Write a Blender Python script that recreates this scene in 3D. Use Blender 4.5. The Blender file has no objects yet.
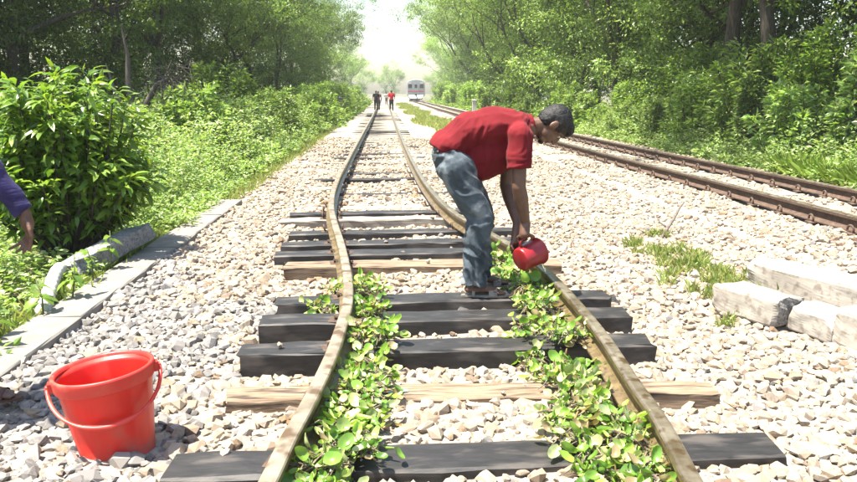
import bpy, bmesh, math, random
import numpy as np
from mathutils import Vector, Matrix, noise, Quaternion

S = bpy.context.scene
COL = S.collection
rad = math.radians

# ------------------------------------------------------------------ camera
cam_d = bpy.data.cameras.new('camera')
cam = bpy.data.objects.new('camera', cam_d)
COL.objects.link(cam)
cam_d.sensor_width = 36.0
cam_d.lens = 36.0 * 730 / 857
cam_d.clip_start = 0.05
cam_d.clip_end = 3000
cam.location = (0, 0, 1.53)
cam.rotation_euler = (rad(90 - 11.46), 0, rad(-3.42))
S.camera = cam

# ------------------------------------------------------------------ light
SUN_EL, SUN_AZ = 70.0, -102.0          # azimuth measured from +Y towards +X
world = bpy.data.worlds.new('World')
S.world = world
world.use_nodes = True
wn = world.node_tree
bg = wn.nodes['Background']
sky = wn.nodes.new('ShaderNodeTexSky')
sky.sky_type = 'NISHITA'
sky.sun_disc = False
sky.sun_elevation = rad(SUN_EL)
sky.sun_rotation = rad(SUN_AZ)
sky.altitude = 0
sky.air_density = 1.3
sky.dust_density = 2.0
sky.ozone_density = 1.0
bg.inputs['Strength'].default_value = 0.085
wn.links.new(sky.outputs['Color'], bg.inputs['Color'])
sun_d = bpy.data.lights.new('sun', 'SUN')
sun_d.energy = 5.0
sun_d.angle = rad(0.55)
sun_d.color = (1.0, 0.93, 0.80)
sun = bpy.data.objects.new('sun', sun_d)
COL.objects.link(sun)
sd = Vector((math.sin(rad(SUN_AZ)) * math.cos(rad(SUN_EL)), math.cos(rad(SUN_AZ)) * math.cos(rad(SUN_EL)), math.sin(rad(SUN_EL))))
sun.rotation_euler = sd.to_track_quat('Z', 'Y').to_euler()
sun.location = (-20, 10, 40)

vs = S.view_settings
vs.view_transform = 'Standard'
vs.look = 'None'
vs.exposure = 2.0
vs.gamma = 1.0
vs.use_curve_mapping = False
S.cycles.max_bounces = 8
S.cycles.diffuse_bounces = 4
S.cycles.transmission_bounces = 4
S.cycles.transparent_max_bounces = 8
S.cycles.volume_bounces = 1
S.cycles.use_denoising = True

# ------------------------------------------------------------------ helpers
def tag(o, label=None, cat=None, group=None, kind=None):
    for k, v in (('label', label), ('category', cat), ('group', group), ('kind', kind)):
        if v:
            o[k] = v
    return o

def empty(name, loc=(0, 0, 0), rz=0.0, parent=None):
    o = bpy.data.objects.new(name, None)
    COL.objects.link(o)
    o.location = loc
    o.rotation_euler = (0, 0, rz)
    o.empty_display_size = 0.1
    o.parent = parent
    return o

def link(name, me, parent=None, loc=(0, 0, 0), rot=(0, 0, 0), scale=(1, 1, 1)):
    o = bpy.data.objects.new(name, me)
    COL.objects.link(o)
    o.parent = parent
    o.location = loc
    o.rotation_euler = rot
    o.scale = scale
    return o

def np_mesh(name, verts, loops, starts, mats=(), col=None, smooth=False, midx=None):
    """fast mesh from flat arrays: loops = vertex index per corner, starts = first corner of each face"""
    me = bpy.data.meshes.new(name)
    nv, nl, nf = len(verts), len(loops), len(starts)
    me.vertices.add(nv)
    me.vertices.foreach_set('co', np.ascontiguousarray(verts, dtype=np.float32).ravel())
    me.loops.add(nl)
    me.loops.foreach_set('vertex_index', np.ascontiguousarray(loops, dtype=np.int32))
    me.polygons.add(nf)
    me.polygons.foreach_set('loop_start', np.ascontiguousarray(starts, dtype=np.int32))
    if midx is not None:
        me.polygons.foreach_set('material_index', np.ascontiguousarray(midx, dtype=np.int32))
    me.update(calc_edges=True)
    me.polygons.foreach_set('use_smooth', np.full(nf, smooth, dtype=bool))
    if col is not None:
        a = me.color_attributes.new('Col', 'FLOAT_COLOR', 'POINT')
        c = np.ones((nv, 4), dtype=np.float32)
        c[:, :3] = col
        a.data.foreach_set('color', c.ravel())
    for m in mats:
        me.materials.append(m)
    me.validate()
    return me

def py_mesh(name, verts, faces, mats=(), smooth=False, midx=None):
    me = bpy.data.meshes.new(name)
    me.from_pydata([tuple(v) for v in verts], [], faces)
    for m in mats:
        me.materials.append(m)
    if midx is not None:
        me.polygons.foreach_set('material_index', midx)
    me.polygons.foreach_set('use_smooth', [smooth] * len(me.polygons))
    me.update()
    return me

class MB:
    """collects simple solids for one mesh"""
    def __init__(s):
        s.v, s.f, s.m = [], [], []

    def add(s, vs_, fs_, mi=0):
        b = len(s.v)
        s.v += [tuple(v) for v in vs_]
        s.f += [[i + b for i in f] for f in fs_]
        s.m += [mi] * len(fs_)

    def box(s, c, d, M=None, mi=0):
        x, y, z = d[0] / 2, d[1] / 2, d[2] / 2
        vs_ = [Vector((a * x, b * y, e * z)) for e in (-1, 1) for b in (-1, 1) for a in (-1, 1)]
        if M is not None:
            vs_ = [M @ v for v in vs_]
        vs_ = [v + Vector(c) for v in vs_]
        s.add(vs_, [(0, 2, 3, 1), (4, 5, 7, 6), (0, 1, 5, 4), (2, 6, 7, 3), (0, 4, 6, 2), (1, 3, 7, 5)], mi)

    def tube(s, pts, radii, n=8, cap=True, mi=0, flat=1.0):
        pts = [Vector(p) for p in pts]
        if not hasattr(radii, '__len__'):
            radii = [radii] * len(pts)
        rings, up = [], None
        for i, p in enumerate(pts):
            t = (pts[min(i + 1, len(pts) - 1)] - pts[max(i - 1, 0)])
            if t.length < 1e-9:
                t = Vector((0, 0, 1))
            t.normalize()
            if up is None:
                up = t.orthogonal().normalized()
            up = (up - t * up.dot(t))
            up = up.normalized() if up.length > 1e-6 else t.orthogonal().normalized()
            w = t.cross(up)
            rings.append([p + (up * math.cos(2 * math.pi * k / n) * flat + w * math.sin(2 * math.pi * k / n)) * radii[i] for k in range(n)])
        vs_ = [v for r in rings for v in r]
        fs_ = []
        for i in range(len(rings) - 1):
            for k in range(n):
                a, b = i * n + k, i * n + (k + 1) % n
                fs_.append((a, b, b + n, a + n))
        if cap:
            fs_.append(tuple(reversed(range(n))))
            fs_.append(tuple(range((len(rings) - 1) * n, len(rings) * n)))
        s.add(vs_, fs_, mi)

    def lathe(s, prof, n=32, mi=0, close=False):
        m = len(prof)
        vs_ = [(r * math.cos(2 * math.pi * k / n), r * math.sin(2 * math.pi * k / n), z) for r, z in prof for k in range(n)]
        fs_ = []
        for i in range(m - 1):
            for k in range(n):
                a, b = i * n + k, i * n + (k + 1) % n
                fs_.append((a, b, b + n, a + n))
        s.add(vs_, fs_, mi)

    def mesh(s, name, mats=(), smooth=False):
        return py_mesh(name, s.v, s.f, mats, smooth, s.m)

    def build(s, name, mats, parent=None, smooth=False, loc=(0, 0, 0), rot=(0, 0, 0)):
        return link(name, s.mesh(name, mats if isinstance(mats, (list, tuple)) else [mats], smooth), parent, loc, rot)

# ------------------------------------------------------------------ materials
def new_mat(name):
    m = bpy.data.materials.new(name)
    m.use_nodes = True
    nt = m.node_tree
    return m, nt, nt.nodes['Principled BSDF'], nt.nodes['Material Output']

def noise_col(nt, c1, c2, scale, detail=5.0, lo=0.35, hi=0.65, rough=0.6, coord='Object', stretch=None):
    tc = nt.nodes.new('ShaderNodeTexCoord')
    src = tc.outputs[coord]
    if stretch:
        mp = nt.nodes.new('ShaderNodeMapping')
        mp.inputs['Scale'].default_value = stretch
        nt.links.new(src, mp.inputs['Vector'])
        src = mp.outputs['Vector']
    n = nt.nodes.new('ShaderNodeTexNoise')
    n.inputs['Scale'].default_value = scale
    n.inputs['Detail'].default_value = detail
    n.inputs['Roughness'].default_value = rough
    nt.links.new(src, n.inputs['Vector'])
    r = nt.nodes.new('ShaderNodeValToRGB')
    r.color_ramp.elements[0].position = lo
    r.color_ramp.elements[1].position = hi
    r.color_ramp.elements[0].color = (*c1, 1)
    r.color_ramp.elements[1].color = (*c2, 1)
    nt.links.new(n.outputs['Fac'], r.inputs['Fac'])
    return r.outputs['Color'], n.outputs['Fac'], src

def bump(nt, bsdf, height, strength=0.3, dist=0.01):
    b = nt.nodes.new('ShaderNodeBump')
    b.inputs['Strength'].default_value = strength
    b.inputs['Distance'].default_value = dist
    nt.links.new(height, b.inputs['Height'])
    nt.links.new(b.outputs['Normal'], bsdf.inputs['Normal'])

def mixrgb(nt, fac, a, b, mode='MIX'):
    m = nt.nodes.new('ShaderNodeMix')
    m.data_type = 'RGBA'
    m.blend_type = mode
    for sock, v in ((m.inputs[0], fac), (m.inputs[6], a), (m.inputs[7], b)):
        if isinstance(v, (int, float)):
            sock.default_value = v
        elif isinstance(v, tuple):
            sock.default_value = (*v, 1)
        else:
            nt.links.new(v, sock)
    return m.outputs[2]

DIM = 0.63      # real albedos for this exposure
def surf(name, c1, c2, scale=8.0, rough=0.8, bstr=0.3, bdist=0.01, stretch=None, lo=0.35, hi=0.65, metal=0.0, spec=0.5, coord='Object',
         c3=None, scale3=40.0, rvar=0.0):
    c1, c2 = tuple(q * DIM for q in c1), tuple(q * DIM for q in c2)
    c3 = tuple(q * DIM for q in c3) if c3 else None
    m, nt, b, out = new_mat(name)
    col, fac, src = noise_col(nt, c1, c2, scale, lo=lo, hi=hi, stretch=stretch, coord=coord)
    if c3:
        n3 = nt.nodes.new('ShaderNodeTexNoise')
        n3.inputs['Scale'].default_value = scale3
        n3.inputs['Detail'].default_value = 4
        nt.links.new(src, n3.inputs['Vector'])
        r3 = nt.nodes.new('ShaderNodeMapRange')
        r3.inputs['From Min'].default_value = 0.52
        r3.inputs['From Max'].default_value = 0.66
        nt.links.new(n3.outputs['Fac'], r3.inputs['Value'])
        col = mixrgb(nt, r3.outputs[0], col, c3)
    nt.links.new(col, b.inputs['Base Color'])
    b.inputs['Roughness'].default_value = rough
    b.inputs['Metallic'].default_value = metal
    b.inputs['Specular IOR Level'].default_value = spec
    if rvar:
        mr = nt.nodes.new('ShaderNodeMapRange')
        mr.inputs['To Min'].default_value = rough - rvar
        mr.inputs['To Max'].default_value = rough + rvar
        nt.links.new(fac, mr.inputs['Value'])
        nt.links.new(mr.outputs[0], b.inputs['Roughness'])
    if bstr:
        bump(nt, b, fac, bstr, bdist)
    return m

def leaf_mat(name, tint=(1, 1, 1), trans=0.4, rough=0.45, objvar=0.25, spec=0.35):
    """per-leaf colour from the mesh attribute, varied per object; light also passes through"""
    m, nt, b, out = new_mat(name)
    a = nt.nodes.new('ShaderNodeAttribute')
    a.attribute_name = 'Col'
    col = mixrgb(nt, 1.0, a.outputs['Color'], tint, 'MULTIPLY')
    oi = nt.nodes.new('ShaderNodeObjectInfo')
    hs = nt.nodes.new('ShaderNodeHueSaturation')
    mr = nt.nodes.new('ShaderNodeMapRange')
    mr.inputs['To Min'].default_value = 1 - objvar
    mr.inputs['To Max'].default_value = 1 + objvar
    nt.links.new(oi.outputs['Random'], mr.inputs['Value'])
    nt.links.new(mr.outputs[0], hs.inputs['Value'])
    nt.links.new(col, hs.inputs['Color'])
    c = hs.outputs['Color']
    nt.links.new(c, b.inputs['Base Color'])
    b.inputs['Roughness'].default_value = rough
    b.inputs['Specular IOR Level'].default_value = spec
    t = nt.nodes.new('ShaderNodeBsdfTranslucent')
    tcol = mixrgb(nt, 1.0, c, (1.25, 1.25, 0.6), 'MULTIPLY')
    nt.links.new(tcol, t.inputs['Color'])
    ms = nt.nodes.new('ShaderNodeMixShader')
    ms.inputs[0].default_value = trans
    nt.links.new(b.outputs[0], ms.inputs[1])
    nt.links.new(t.outputs[0], ms.inputs[2])
    nt.links.new(ms.outputs[0], out.inputs['Surface'])
    return m

def stone_mat():
    m, nt, b, out = new_mat('crushed_stone')
    a = nt.nodes.new('ShaderNodeAttribute')
    a.attribute_name = 'Col'
    col, fac, src = noise_col(nt, (0.72, 0.70, 0.68), (1.12, 1.1, 1.08), 60, coord='Object')
    c = mixrgb(nt, 1.0, a.outputs['Color'], col, 'MULTIPLY')
    nt.links.new(c, b.inputs['Base Color'])
    b.inputs['Roughness'].default_value = 0.9
    b.inputs['Specular IOR Level'].default_value = 0.25
    bump(nt, b, fac, 0.25, 0.006)
    return m

M = {}
M['stone'] = stone_mat()
M['bed'] = surf('ballast_dust', (0.30, 0.255, 0.21), (0.50, 0.45, 0.385), 22, 0.95, 0.8, 0.03, c3=(0.19, 0.17, 0.15), scale3=30)
M['soil'] = surf('soil', (0.10, 0.085, 0.05), (0.16, 0.15, 0.07), 1.2, 0.95, 0.6, 0.05, c3=(0.07, 0.11, 0.03), scale3=4)
M['concrete'] = surf('concrete', (0.22, 0.205, 0.185), (0.31, 0.29, 0.26), 5, 0.9, 0.25, 0.006, c3=(0.24, 0.225, 0.20), scale3=9)
M['pale_concrete'] = surf('pale_concrete', (0.40, 0.36, 0.31), (0.52, 0.48, 0.42), 4, 0.9, 0.6, 0.012, c3=(0.30, 0.26, 0.215), scale3=18)
M['broken_concrete'] = surf('broken_concrete', (0.22, 0.205, 0.19), (0.42, 0.40, 0.37), 22, 0.95, 0.9, 0.02, c3=(0.10, 0.1, 0.1), scale3=60)
M['mossy_concrete'] = surf('grey_rough_concrete', (0.20, 0.20, 0.205), (0.36, 0.36, 0.37), 20, 0.95, 0.8, 0.015, c3=(0.12, 0.125, 0.12), scale3=45)
M['tar'] = surf('tarred_timber', (0.010, 0.010, 0.011), (0.026, 0.024, 0.025), 7, 0.6, 0.5, 0.006, stretch=(1.2, 4, 4), c3=(0.085, 0.074, 0.067), scale3=3.0, spec=0.5)
M['brown_timber'] = surf('bare_timber', (0.19, 0.125, 0.075), (0.36, 0.27, 0.185), 7, 0.85, 0.6, 0.008, stretch=(0.8, 7, 7), c3=(0.06, 0.04, 0.028), scale3=5)
M['pale_timber'] = surf('dusty_timber', (0.26, 0.23, 0.19), (0.42, 0.38, 0.33), 7, 0.9, 0.5, 0.006, stretch=(0.5, 9, 9), c3=(0.2, 0.17, 0.14), scale3=6)
M['rust'] = surf('rusty_steel', (0.075, 0.042, 0.028), (0.155, 0.095, 0.062), 14, 0.75, 0.4, 0.004, c3=(0.06, 0.035, 0.025), scale3=40)
M['rail_side'] = surf('stained_rail_steel', (0.11, 0.075, 0.032), (0.22, 0.16, 0.075), 9, 0.42, 0.25, 0.003, c3=(0.07, 0.05, 0.03), scale3=25, spec=0.6, rvar=0.12)
M['rail_top'] = surf('worn_rail_steel', (0.19, 0.15, 0.095), (0.40, 0.35, 0.27), 6, 0.34, 0.15, 0.002, metal=0.55, c3=(0.14, 0.09, 0.045), scale3=16, rvar=0.15)
M['dusty_rail'] = surf('dusty_rail_steel', (0.24, 0.195, 0.135), (0.42, 0.37, 0.285), 7, 0.5, 0.3, 0.003, metal=0.3, c3=(0.15, 0.095, 0.05), scale3=9)
M['bark'] = surf('bark', (0.05, 0.04, 0.03), (0.13, 0.11, 0.085), 9, 0.95, 0.9, 0.04, stretch=(3, 3, 0.6))
M['grey_bark'] = surf('grey_bark', (0.09, 0.075, 0.06), (0.17, 0.145, 0.12), 9, 0.95, 0.9, 0.03, stretch=(3, 3, 0.6))
M['stem'] = surf('green_stem', (0.09, 0.12, 0.04), (0.16, 0.19, 0.07), 10, 0.7, 0, 0)
M['tree_leaf'] = leaf_mat('tree_leaf', trans=0.45, rough=0.4, spec=0.5)
M['tree_leaf_light'] = leaf_mat('light_tree_leaf', tint=(1.35, 1.3, 1.0), trans=0.45)
M['weed_leaf'] = leaf_mat('weed_leaf', trans=0.4, objvar=0.05)
M['shrub_leaf'] = leaf_mat('shrub_leaf', trans=0.45, rough=0.35, spec=0.5)
M['grass'] = leaf_mat('grass_blade', trans=0.4, objvar=0.03)

# ------------------------------------------------------------------ terrain and ballast
rng = np.random.default_rng(7)
random.seed(7)

def vnoise(x, y, s, seed=0.0):
    return noise.noise(Vector((x * s + seed, y * s - seed, seed * 1.7)))

BED_Y = [2.4, 3.2, 3.75, 4.6, 5.2, 5.8, 6.4, 12]
BED_A = [0.082, 0.064, 0.030, 0.026, 0.050, 0.062, 0.046, 0.046]
def bed_h(x, y):
    """height of the stone bed"""
    h = 0.018 * math.sin(x * 3.1 + 0.6 * math.sin(y * 2.2)) + 0.014 * math.sin(y * 4.3 + x * 1.7)
    if -1.3 < x < 1.75 and y < 12:
        h += float(np.interp(y, BED_Y, BED_A))
        if x < -0.35 and y < 3.0:
            h += 0.02
    if x > 1.9:
        h += 0.03 * min(1, (x - 1.9))
    if 3.9 < x < 7.2:
        h += 0.05
    if x > 7.2:
        h -= (x - 7.2) * 0.12
    return h - 0.03

# ground: one sheet to the horizon, dropping a little on both sides of the line
def ground_h(x, y):
    if -2.35 < x < 7.6:
        return -0.14
    d = (-2.35 - x) if x < 0 else (x - 7.6)
    return -0.10 - 0.30 * min(1, d / 2.5) + 0.10 * math.sin(x * 0.7 + y * 0.31) * min(1, d / 4)
xs = np.concatenate([np.linspace(-900, -40, 10), np.linspace(-30, 30, 81), np.linspace(40, 900, 10)])
ys = np.concatenate([np.linspace(-300, -10, 6), np.linspace(-6, 80, 100), np.linspace(90, 1500, 24)])
gv = [(x, y, ground_h(x, y)) for y in ys for x in xs]
nx = len(xs)
gf = [(j * nx + i, j * nx + i + 1, (j + 1) * nx + i + 1, (j + 1) * nx + i) for j in range(len(ys) - 1) for i in range(nx - 1)]
ground = link('ground', py_mesh('ground', gv, gf, [M['soil']], True))
tag(ground, kind='structure')

# stone bed under both tracks
xs = np.linspace(-2.4, 8.0, 90)
ys = np.concatenate([np.linspace(-3, 14, 150), np.linspace(14.3, 300, 180)])
gv = [(x, y, bed_h(x, y) - (0.05 if (x < -2.3 or x > 7.8) else 0)) for y in ys for x in xs]
nx = len(xs)
gf = [(j * nx + i, j * nx + i + 1, (j + 1) * nx + i + 1, (j + 1) * nx + i) for j in range(len(ys) - 1) for i in range(nx - 1)]
bed = link('ballast_ground', py_mesh('ballast_ground', gv, gf, [M['bed']], True))
tag(bed, kind='structure')

# the rails' lines: (x, y) of the head centre
RAIL_A = [(-0.36, -3), (-0.40, 0.5), (-0.42, 2.2), (-0.40, 2.4), (-0.38, 2.62), (-0.35, 2.84), (-0.32, 3.1), (-0.285, 3.47), (-0.26, 3.93), (-0.245, 4.42), (-0.27, 5.02),
          (-0.32, 5.59), (-0.39, 6.29), (-0.50, 7.21), (-0.61, 8.23), (-0.68, 9.34), (-0.725, 11.09), (-0.735, 14.12), (-0.73, 21.1), (-0.70, 35), (-0.68, 70), (-0.66, 300)]
RAIL_B = [(0.90, -3), (0.99, 1.2), (1.04, 2.25), (1.07, 2.45), (1.105, 2.73), (1.12, 3.01), (1.145, 3.32), (1.17, 3.63), (1.188, 4.02), (1.195, 4.41), (1.195, 5.0), (1.18, 5.3),
          (1.09, 6.1), (0.98, 6.75), (0.78, 7.8), (0.69, 8.69), (0.605, 10.46), (0.54, 14.05), (0.51, 19.1), (0.50, 26.5), (0.50, 47), (0.47, 82), (0.45, 300)]
RAIL_C = [(5.00, -3), (4.93, 8), (4.89, 10.5), (4.80, 13), (4.72, 16), (4.66, 20), (4.60, 30), (4.58, 45), (4.58, 60), (4.75, 90), (4.80, 125), (6.1, 170), (8.6, 230), (11.5, 300)]
RAIL_D = [(6.38, -3), (6.31, 8), (6.26, 11), (6.18, 13.5), (6.09, 16), (6.01, 20), (5.91, 30), (5.80, 45), (5.78, 60), (5.95, 90), (6.00, 125), (7.3, 170), (9.8, 230), (12.7, 300)]

def spline(pts, step_near=0.12):
    """monotone resampling with Catmull-Rom tangents in y"""
    p = np.array(pts)
    y = p[:, 1]; x = p[:, 0]
    m = np.gradient(x, y)
    out = []
    yy = y[0]
    while yy < y[-1]:
        i = min(np.searchsorted(y, yy, side='right') - 1, len(y) - 2)
        h = y[i + 1] - y[i]; t = (yy - y[i]) / h
        v = (2*t**3 - 3*t**2 + 1) * x[i] + (t**3 - 2*t**2 + t) * h * m[i] + (-2*t**3 + 3*t**2) * x[i+1] + (t**3 - t**2) * h * m[i+1]
        out.append((v, yy))
        yy += step_near if yy < 12 else (0.6 if yy < 40 else 4.0)
    return np.array(out)
PA, PB, PC, PD = (spline(q) for q in (RAIL_A, RAIL_B, RAIL_C, RAIL_D))
def rail_x(P_, y):
    return float(np.interp(y, P_[:, 1], P_[:, 0]))

# sleepers of the bent track: end, end, material, top height, width, thickness
SL = [((-0.86, 2.69), (1.62, 2.74), 'tar', 0.095, 0.22, 0.16, 'charcoal sleeper nearest the bucket, partly buried'),
      ((-0.78, 3.42), (1.61, 3.36), 'brown_timber', 0.085, 0.17, 0.15, 'split brown bare wood sleeper'),
      ((-0.83, 3.96), (1.53, 4.01), 'tar', 0.118, 0.22, 0.16, 'thick black tarred sleeper with a red stain'),
      ((-0.79, 4.51), (1.59, 4.56), 'tar', 0.118, 0.22, 0.16, 'thick black tarred sleeper'),
      ((-0.76, 4.95), (1.58, 5.00), 'tar', 0.117, 0.22, 0.16, 'black tarred sleeper under the sandal'),
      ((-0.85, 6.05), (1.48, 6.02), 'brown_timber', 0.118, 0.24, 0.16, 'brown wooden sleeper pushed against a black one'),
      ((-1.00, 6.47), (1.36, 6.53), 'tar', 0.12, 0.21, 0.16, 'black tarred sleeper'),
      ((-0.99, 6.93), (1.38, 7.04), 'tar', 0.115, 0.21, 0.16, 'black tarred sleeper'),
      ((-1.00, 7.60), (1.38, 7.70), 'tar', 0.095, 0.20, 0.15, 'black tarred sleeper'),
      ((-1.20, 8.33), (0.95, 8.42), 'pale_timber', 0.11, 0.24, 0.16, 'pale dusty sleeper with split edge'),
      ((-1.16, 8.86), (1.10, 8.98), 'tar', 0.095, 0.20, 0.15, 'black tarred sleeper'),
      ((-1.20, 9.65), (1.05, 9.75), 'pale_timber', 0.035, 0.22, 0.15, 'pale dusty sleeper'),
      ((-1.26, 10.97), (1.05, 11.08), 'tar', 0.032, 0.20, 0.15, None),
      ((-1.22, 11.9), (1.0, 12.0), 'pale_timber', 0.018, 0.22, 0.15, None),
      ((-1.25, 13.05), (0.98, 13.2), 'tar', 0.025, 0.20, 0.15, None)]
yy = 14.3
while yy < 60:
    SL.append(((-1.28, yy), (0.98, yy + 0.08), 'tar' if random.random() < 0.45 else 'pale_timber', -0.012 + 0.03 * random.random(), 0.2, 0.14, None))
    yy += 1.15 if yy < 30 else 1.6

def in_sleeper(x, y, grow=0.0, nmax=15):
    """height of the sleeper top at x, y or None"""
    for (a, b, mk, zt, w, th, lb) in SL[:nmax]:
        t = (x - a[0]) / (b[0] - a[0])
        if -0.0 - grow / 2.4 <= t <= 1.0 + grow / 2.4:
            yc = a[1] + (b[1] - a[1]) * t
            if abs(y - yc) < w / 2 + grow:
                return zt
    return None

# stone prototypes: angular hulls
def hull_proto(seed):
    r = random.Random(seed)
    bm = bmesh.new()
    n = r.choice((11, 12, 13, 14))
    sx, sy, sz = r.uniform(0.8, 1.25), r.uniform(0.65, 1.0), r.uniform(0.45, 0.75)
    for i in range(n):
        z = 1 - 2 * (i + 0.5) / n
        a = i * 2.39996 + r.uniform(-0.5, 0.5)
        q = math.sqrt(1 - z * z)
        k = r.uniform(0.82, 1.12)
        bm.verts.new((q * math.cos(a) * sx * k, q * math.sin(a) * sy * k, z * sz * k))
    bmesh.ops.convex_hull(bm, input=bm.verts)
    loose = [v for v in bm.verts if not v.link_faces]
    bmesh.ops.delete(bm, geom=loose, context='VERTS')
    bm.verts.index_update()
    v = np.array([x.co[:] for x in bm.verts])
    f = np.array([[x.index for x in fc.verts] for fc in bm.faces])
    bm.free()
    return v, f
PROTO = [hull_proto(100 + i) for i in range(40)]

def rot_mats(n, tilt=1.0):
    ax = rng.normal(size=(n, 3)); ax /= np.linalg.norm(ax, axis=1)[:, None]
    an = rng.uniform(-math.pi, math.pi, n) * tilt
    c, s = np.cos(an), np.sin(an)
    x, y, z = ax.T
    R = np.empty((n, 3, 3))
    R[:, 0, 0] = c + x*x*(1-c); R[:, 0, 1] = x*y*(1-c) - z*s; R[:, 0, 2] = x*z*(1-c) + y*s
    R[:, 1, 0] = y*x*(1-c) + z*s; R[:, 1, 1] = c + y*y*(1-c); R[:, 1, 2] = y*z*(1-c) - x*s
    R[:, 2, 0] = z*x*(1-c) - y*s; R[:, 2, 1] = z*y*(1-c) + x*s; R[:, 2, 2] = c + z*z*(1-c)
    a2 = rng.uniform(-math.pi, math.pi, n)
    Z = np.zeros((n, 3, 3)); Z[:, 0, 0] = np.cos(a2); Z[:, 0, 1] = -np.sin(a2); Z[:, 1, 0] = np.sin(a2); Z[:, 1, 1] = np.cos(a2); Z[:, 2, 2] = 1
    return R @ Z

# positions, jittered grid per zone
BLOCKS = []     # footprints kept clear: (cx, cy, r)
def zone(x0, x1, y0, y1, step):
    gx, gy = np.meshgrid(np.arange(x0, x1, step), np.arange(y0, y1, step))
    p = np.stack([gx.ravel(), gy.ravel()], 1)
    return p + rng.uniform(-0.55, 0.55, p.shape) * step
zs = [(-2.10, 2.3, 1.7, 6.0, 0.049, 0.0345), (2.3, 4.6, 2.6, 8.5, 0.052, 0.034), (-2.2, 2.3, 6.0, 9.5, 0.055, 0.035), (2.3, 8.0, 8.5, 16.0, 0.076, 0.036),
      (4.6, 7.6, 5.0, 8.5, 0.062, 0.033), (-2.25, 2.3, 9.5, 16.0, 0.078, 0.036), (-2.3, 8.0, 16.0, 26.0, 0.13, 0.046)]
pp, ss = [], []
for (x0, x1, y0, y1, st, sz) in zs:
    q = zone(x0, x1, y0, y1, st)
    pp.append(q); ss.append(np.full(len(q), sz))
pp = np.concatenate(pp); ss = np.concatenate(ss)
ss = ss * np.clip(rng.lognormal(0, 0.33, len(ss)), 0.45, 1.9)
keep = np.ones(len(pp), bool)
zz = np.zeros(len(pp))
for i, (x, y) in enumerate(pp):
    z = bed_h(x, y)
    if y < 16 and -1.35 < x < 1.75:
        t = in_sleeper(x, y, 0.004)
        if t is not None and t > z + 0.01:
            if random.random() > 0.03 or ss[i] > 0.03:
                keep[i] = False
            else:
                z = t + ss[i] * 0.1
        for R_ in (PA, PB):
            if abs(x - rail_x(R_, y)) < 0.075 + 0.3 * ss[i]:
                keep[i] = False
    if 4.4 < x < 6.6:
        for R_ in (PC, PD):
            if abs(x - rail_x(R_, y)) < 0.08 + 0.3 * ss[i]:
                keep[i] = False
    zz[i] = z + rng.uniform(-0.012, 0.016)
    if math.hypot(x + 1.135, y - 2.95) < 0.165:       # under the bucket
        zz[i] = -0.02 - ss[i]
pp, ss, zz = pp[keep], ss[keep], zz[keep]
n = len(pp)
# stone colours: cream, tan, pinkish, grey; a band of grey stone beside the concrete edging
pal = np.array([(0.58, 0.50, 0.405), (0.53, 0.445, 0.345), (0.62, 0.555, 0.465), (0.47, 0.375, 0.285), (0.55, 0.46, 0.385), (0.42, 0.37, 0.315), (0.34, 0.25, 0.18)])
gpal = np.array([(0.38, 0.375, 0.37), (0.46, 0.445, 0.43), (0.31, 0.31, 0.315), (0.53, 0.505, 0.47)])
ci = rng.choice(len(pal), n, p=[0.25, 0.2, 0.24, 0.1, 0.13, 0.06, 0.02])
col = pal[ci]
gprob = np.zeros(n)
for i, (x, y) in enumerate(pp):
    if y < 9:
        e = -0.95 + 0.35 * vnoise(x, y, 1.3, 3.3) - (0.45 if y > 5.2 else 0) - (max(0, y - 6) * 0.3)
        gprob[i] = min(0.92, max(0.03, (e - x) * 2.0 + 0.25)) if x < e + 0.15 else 0.04
g = rng.random(n) < gprob
col[g] = gpal[rng.choice(len(gpal), n)][g]
col = col * rng.uniform(0.37, 0.61, (n, 1)) * np.array([1.0, 0.975, 0.95])
for i, (x, y) in enumerate(pp):      # rusty dirt close to the rails
    if y < 14 and min(abs(x - rail_x(PA, y)), abs(x - rail_x(PB, y))) < 0.09 + 0.12 * random.random():
        col[i] *= (0.86, 0.72, 0.58)
order = np.argsort(pp[:, 1] - ss * 18)     # nearest and largest first
Rm = rot_mats(n, 0.35)
# how large each shows: size over distance, only inside the view
dist = np.hypot(pp[:, 0], pp[:, 1])
ang = np.degrees(np.arctan2(pp[:, 0], pp[:, 1])) - 3.4
vis = (np.abs(ang) < 28) & (pp[:, 1] > 2.28)
show = np.where(vis, ss / dist, 0)
big = set(np.argsort(-show)[:300].tolist())
proto_i = rng.integers(0, len(PROTO), n)
V, L, ST, C = [], [], [], []
base = 0
for k, (pv, pf) in enumerate(PROTO):
    idx = np.array([i for i in np.nonzero(proto_i == k)[0] if i not in big])
    if len(idx) == 0:
        continue
    w = np.einsum('nij,vj->nvi', Rm[idx], pv) * ss[idx][:, None, None]
    w[:, :, 0] += pp[idx, 0][:, None]; w[:, :, 1] += pp[idx, 1][:, None]; w[:, :, 2] += zz[idx][:, None]
    nv = len(pv)
    V.append(w.reshape(-1, 3)); C.append(np.repeat(col[idx], nv, 0))
    off = base + np.arange(len(idx)) * nv
    L.append((pf[None] + off[:, None, None]).reshape(-1))
    base += len(idx) * nv
V = np.concatenate(V); L = np.concatenate(L); C = np.concatenate(C)
stones = link('ballast_stones', np_mesh('ballast_stones', V, L, np.arange(0, len(L), 3), [M['stone']], C), bed)
tag(stones, kind='stuff')
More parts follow.
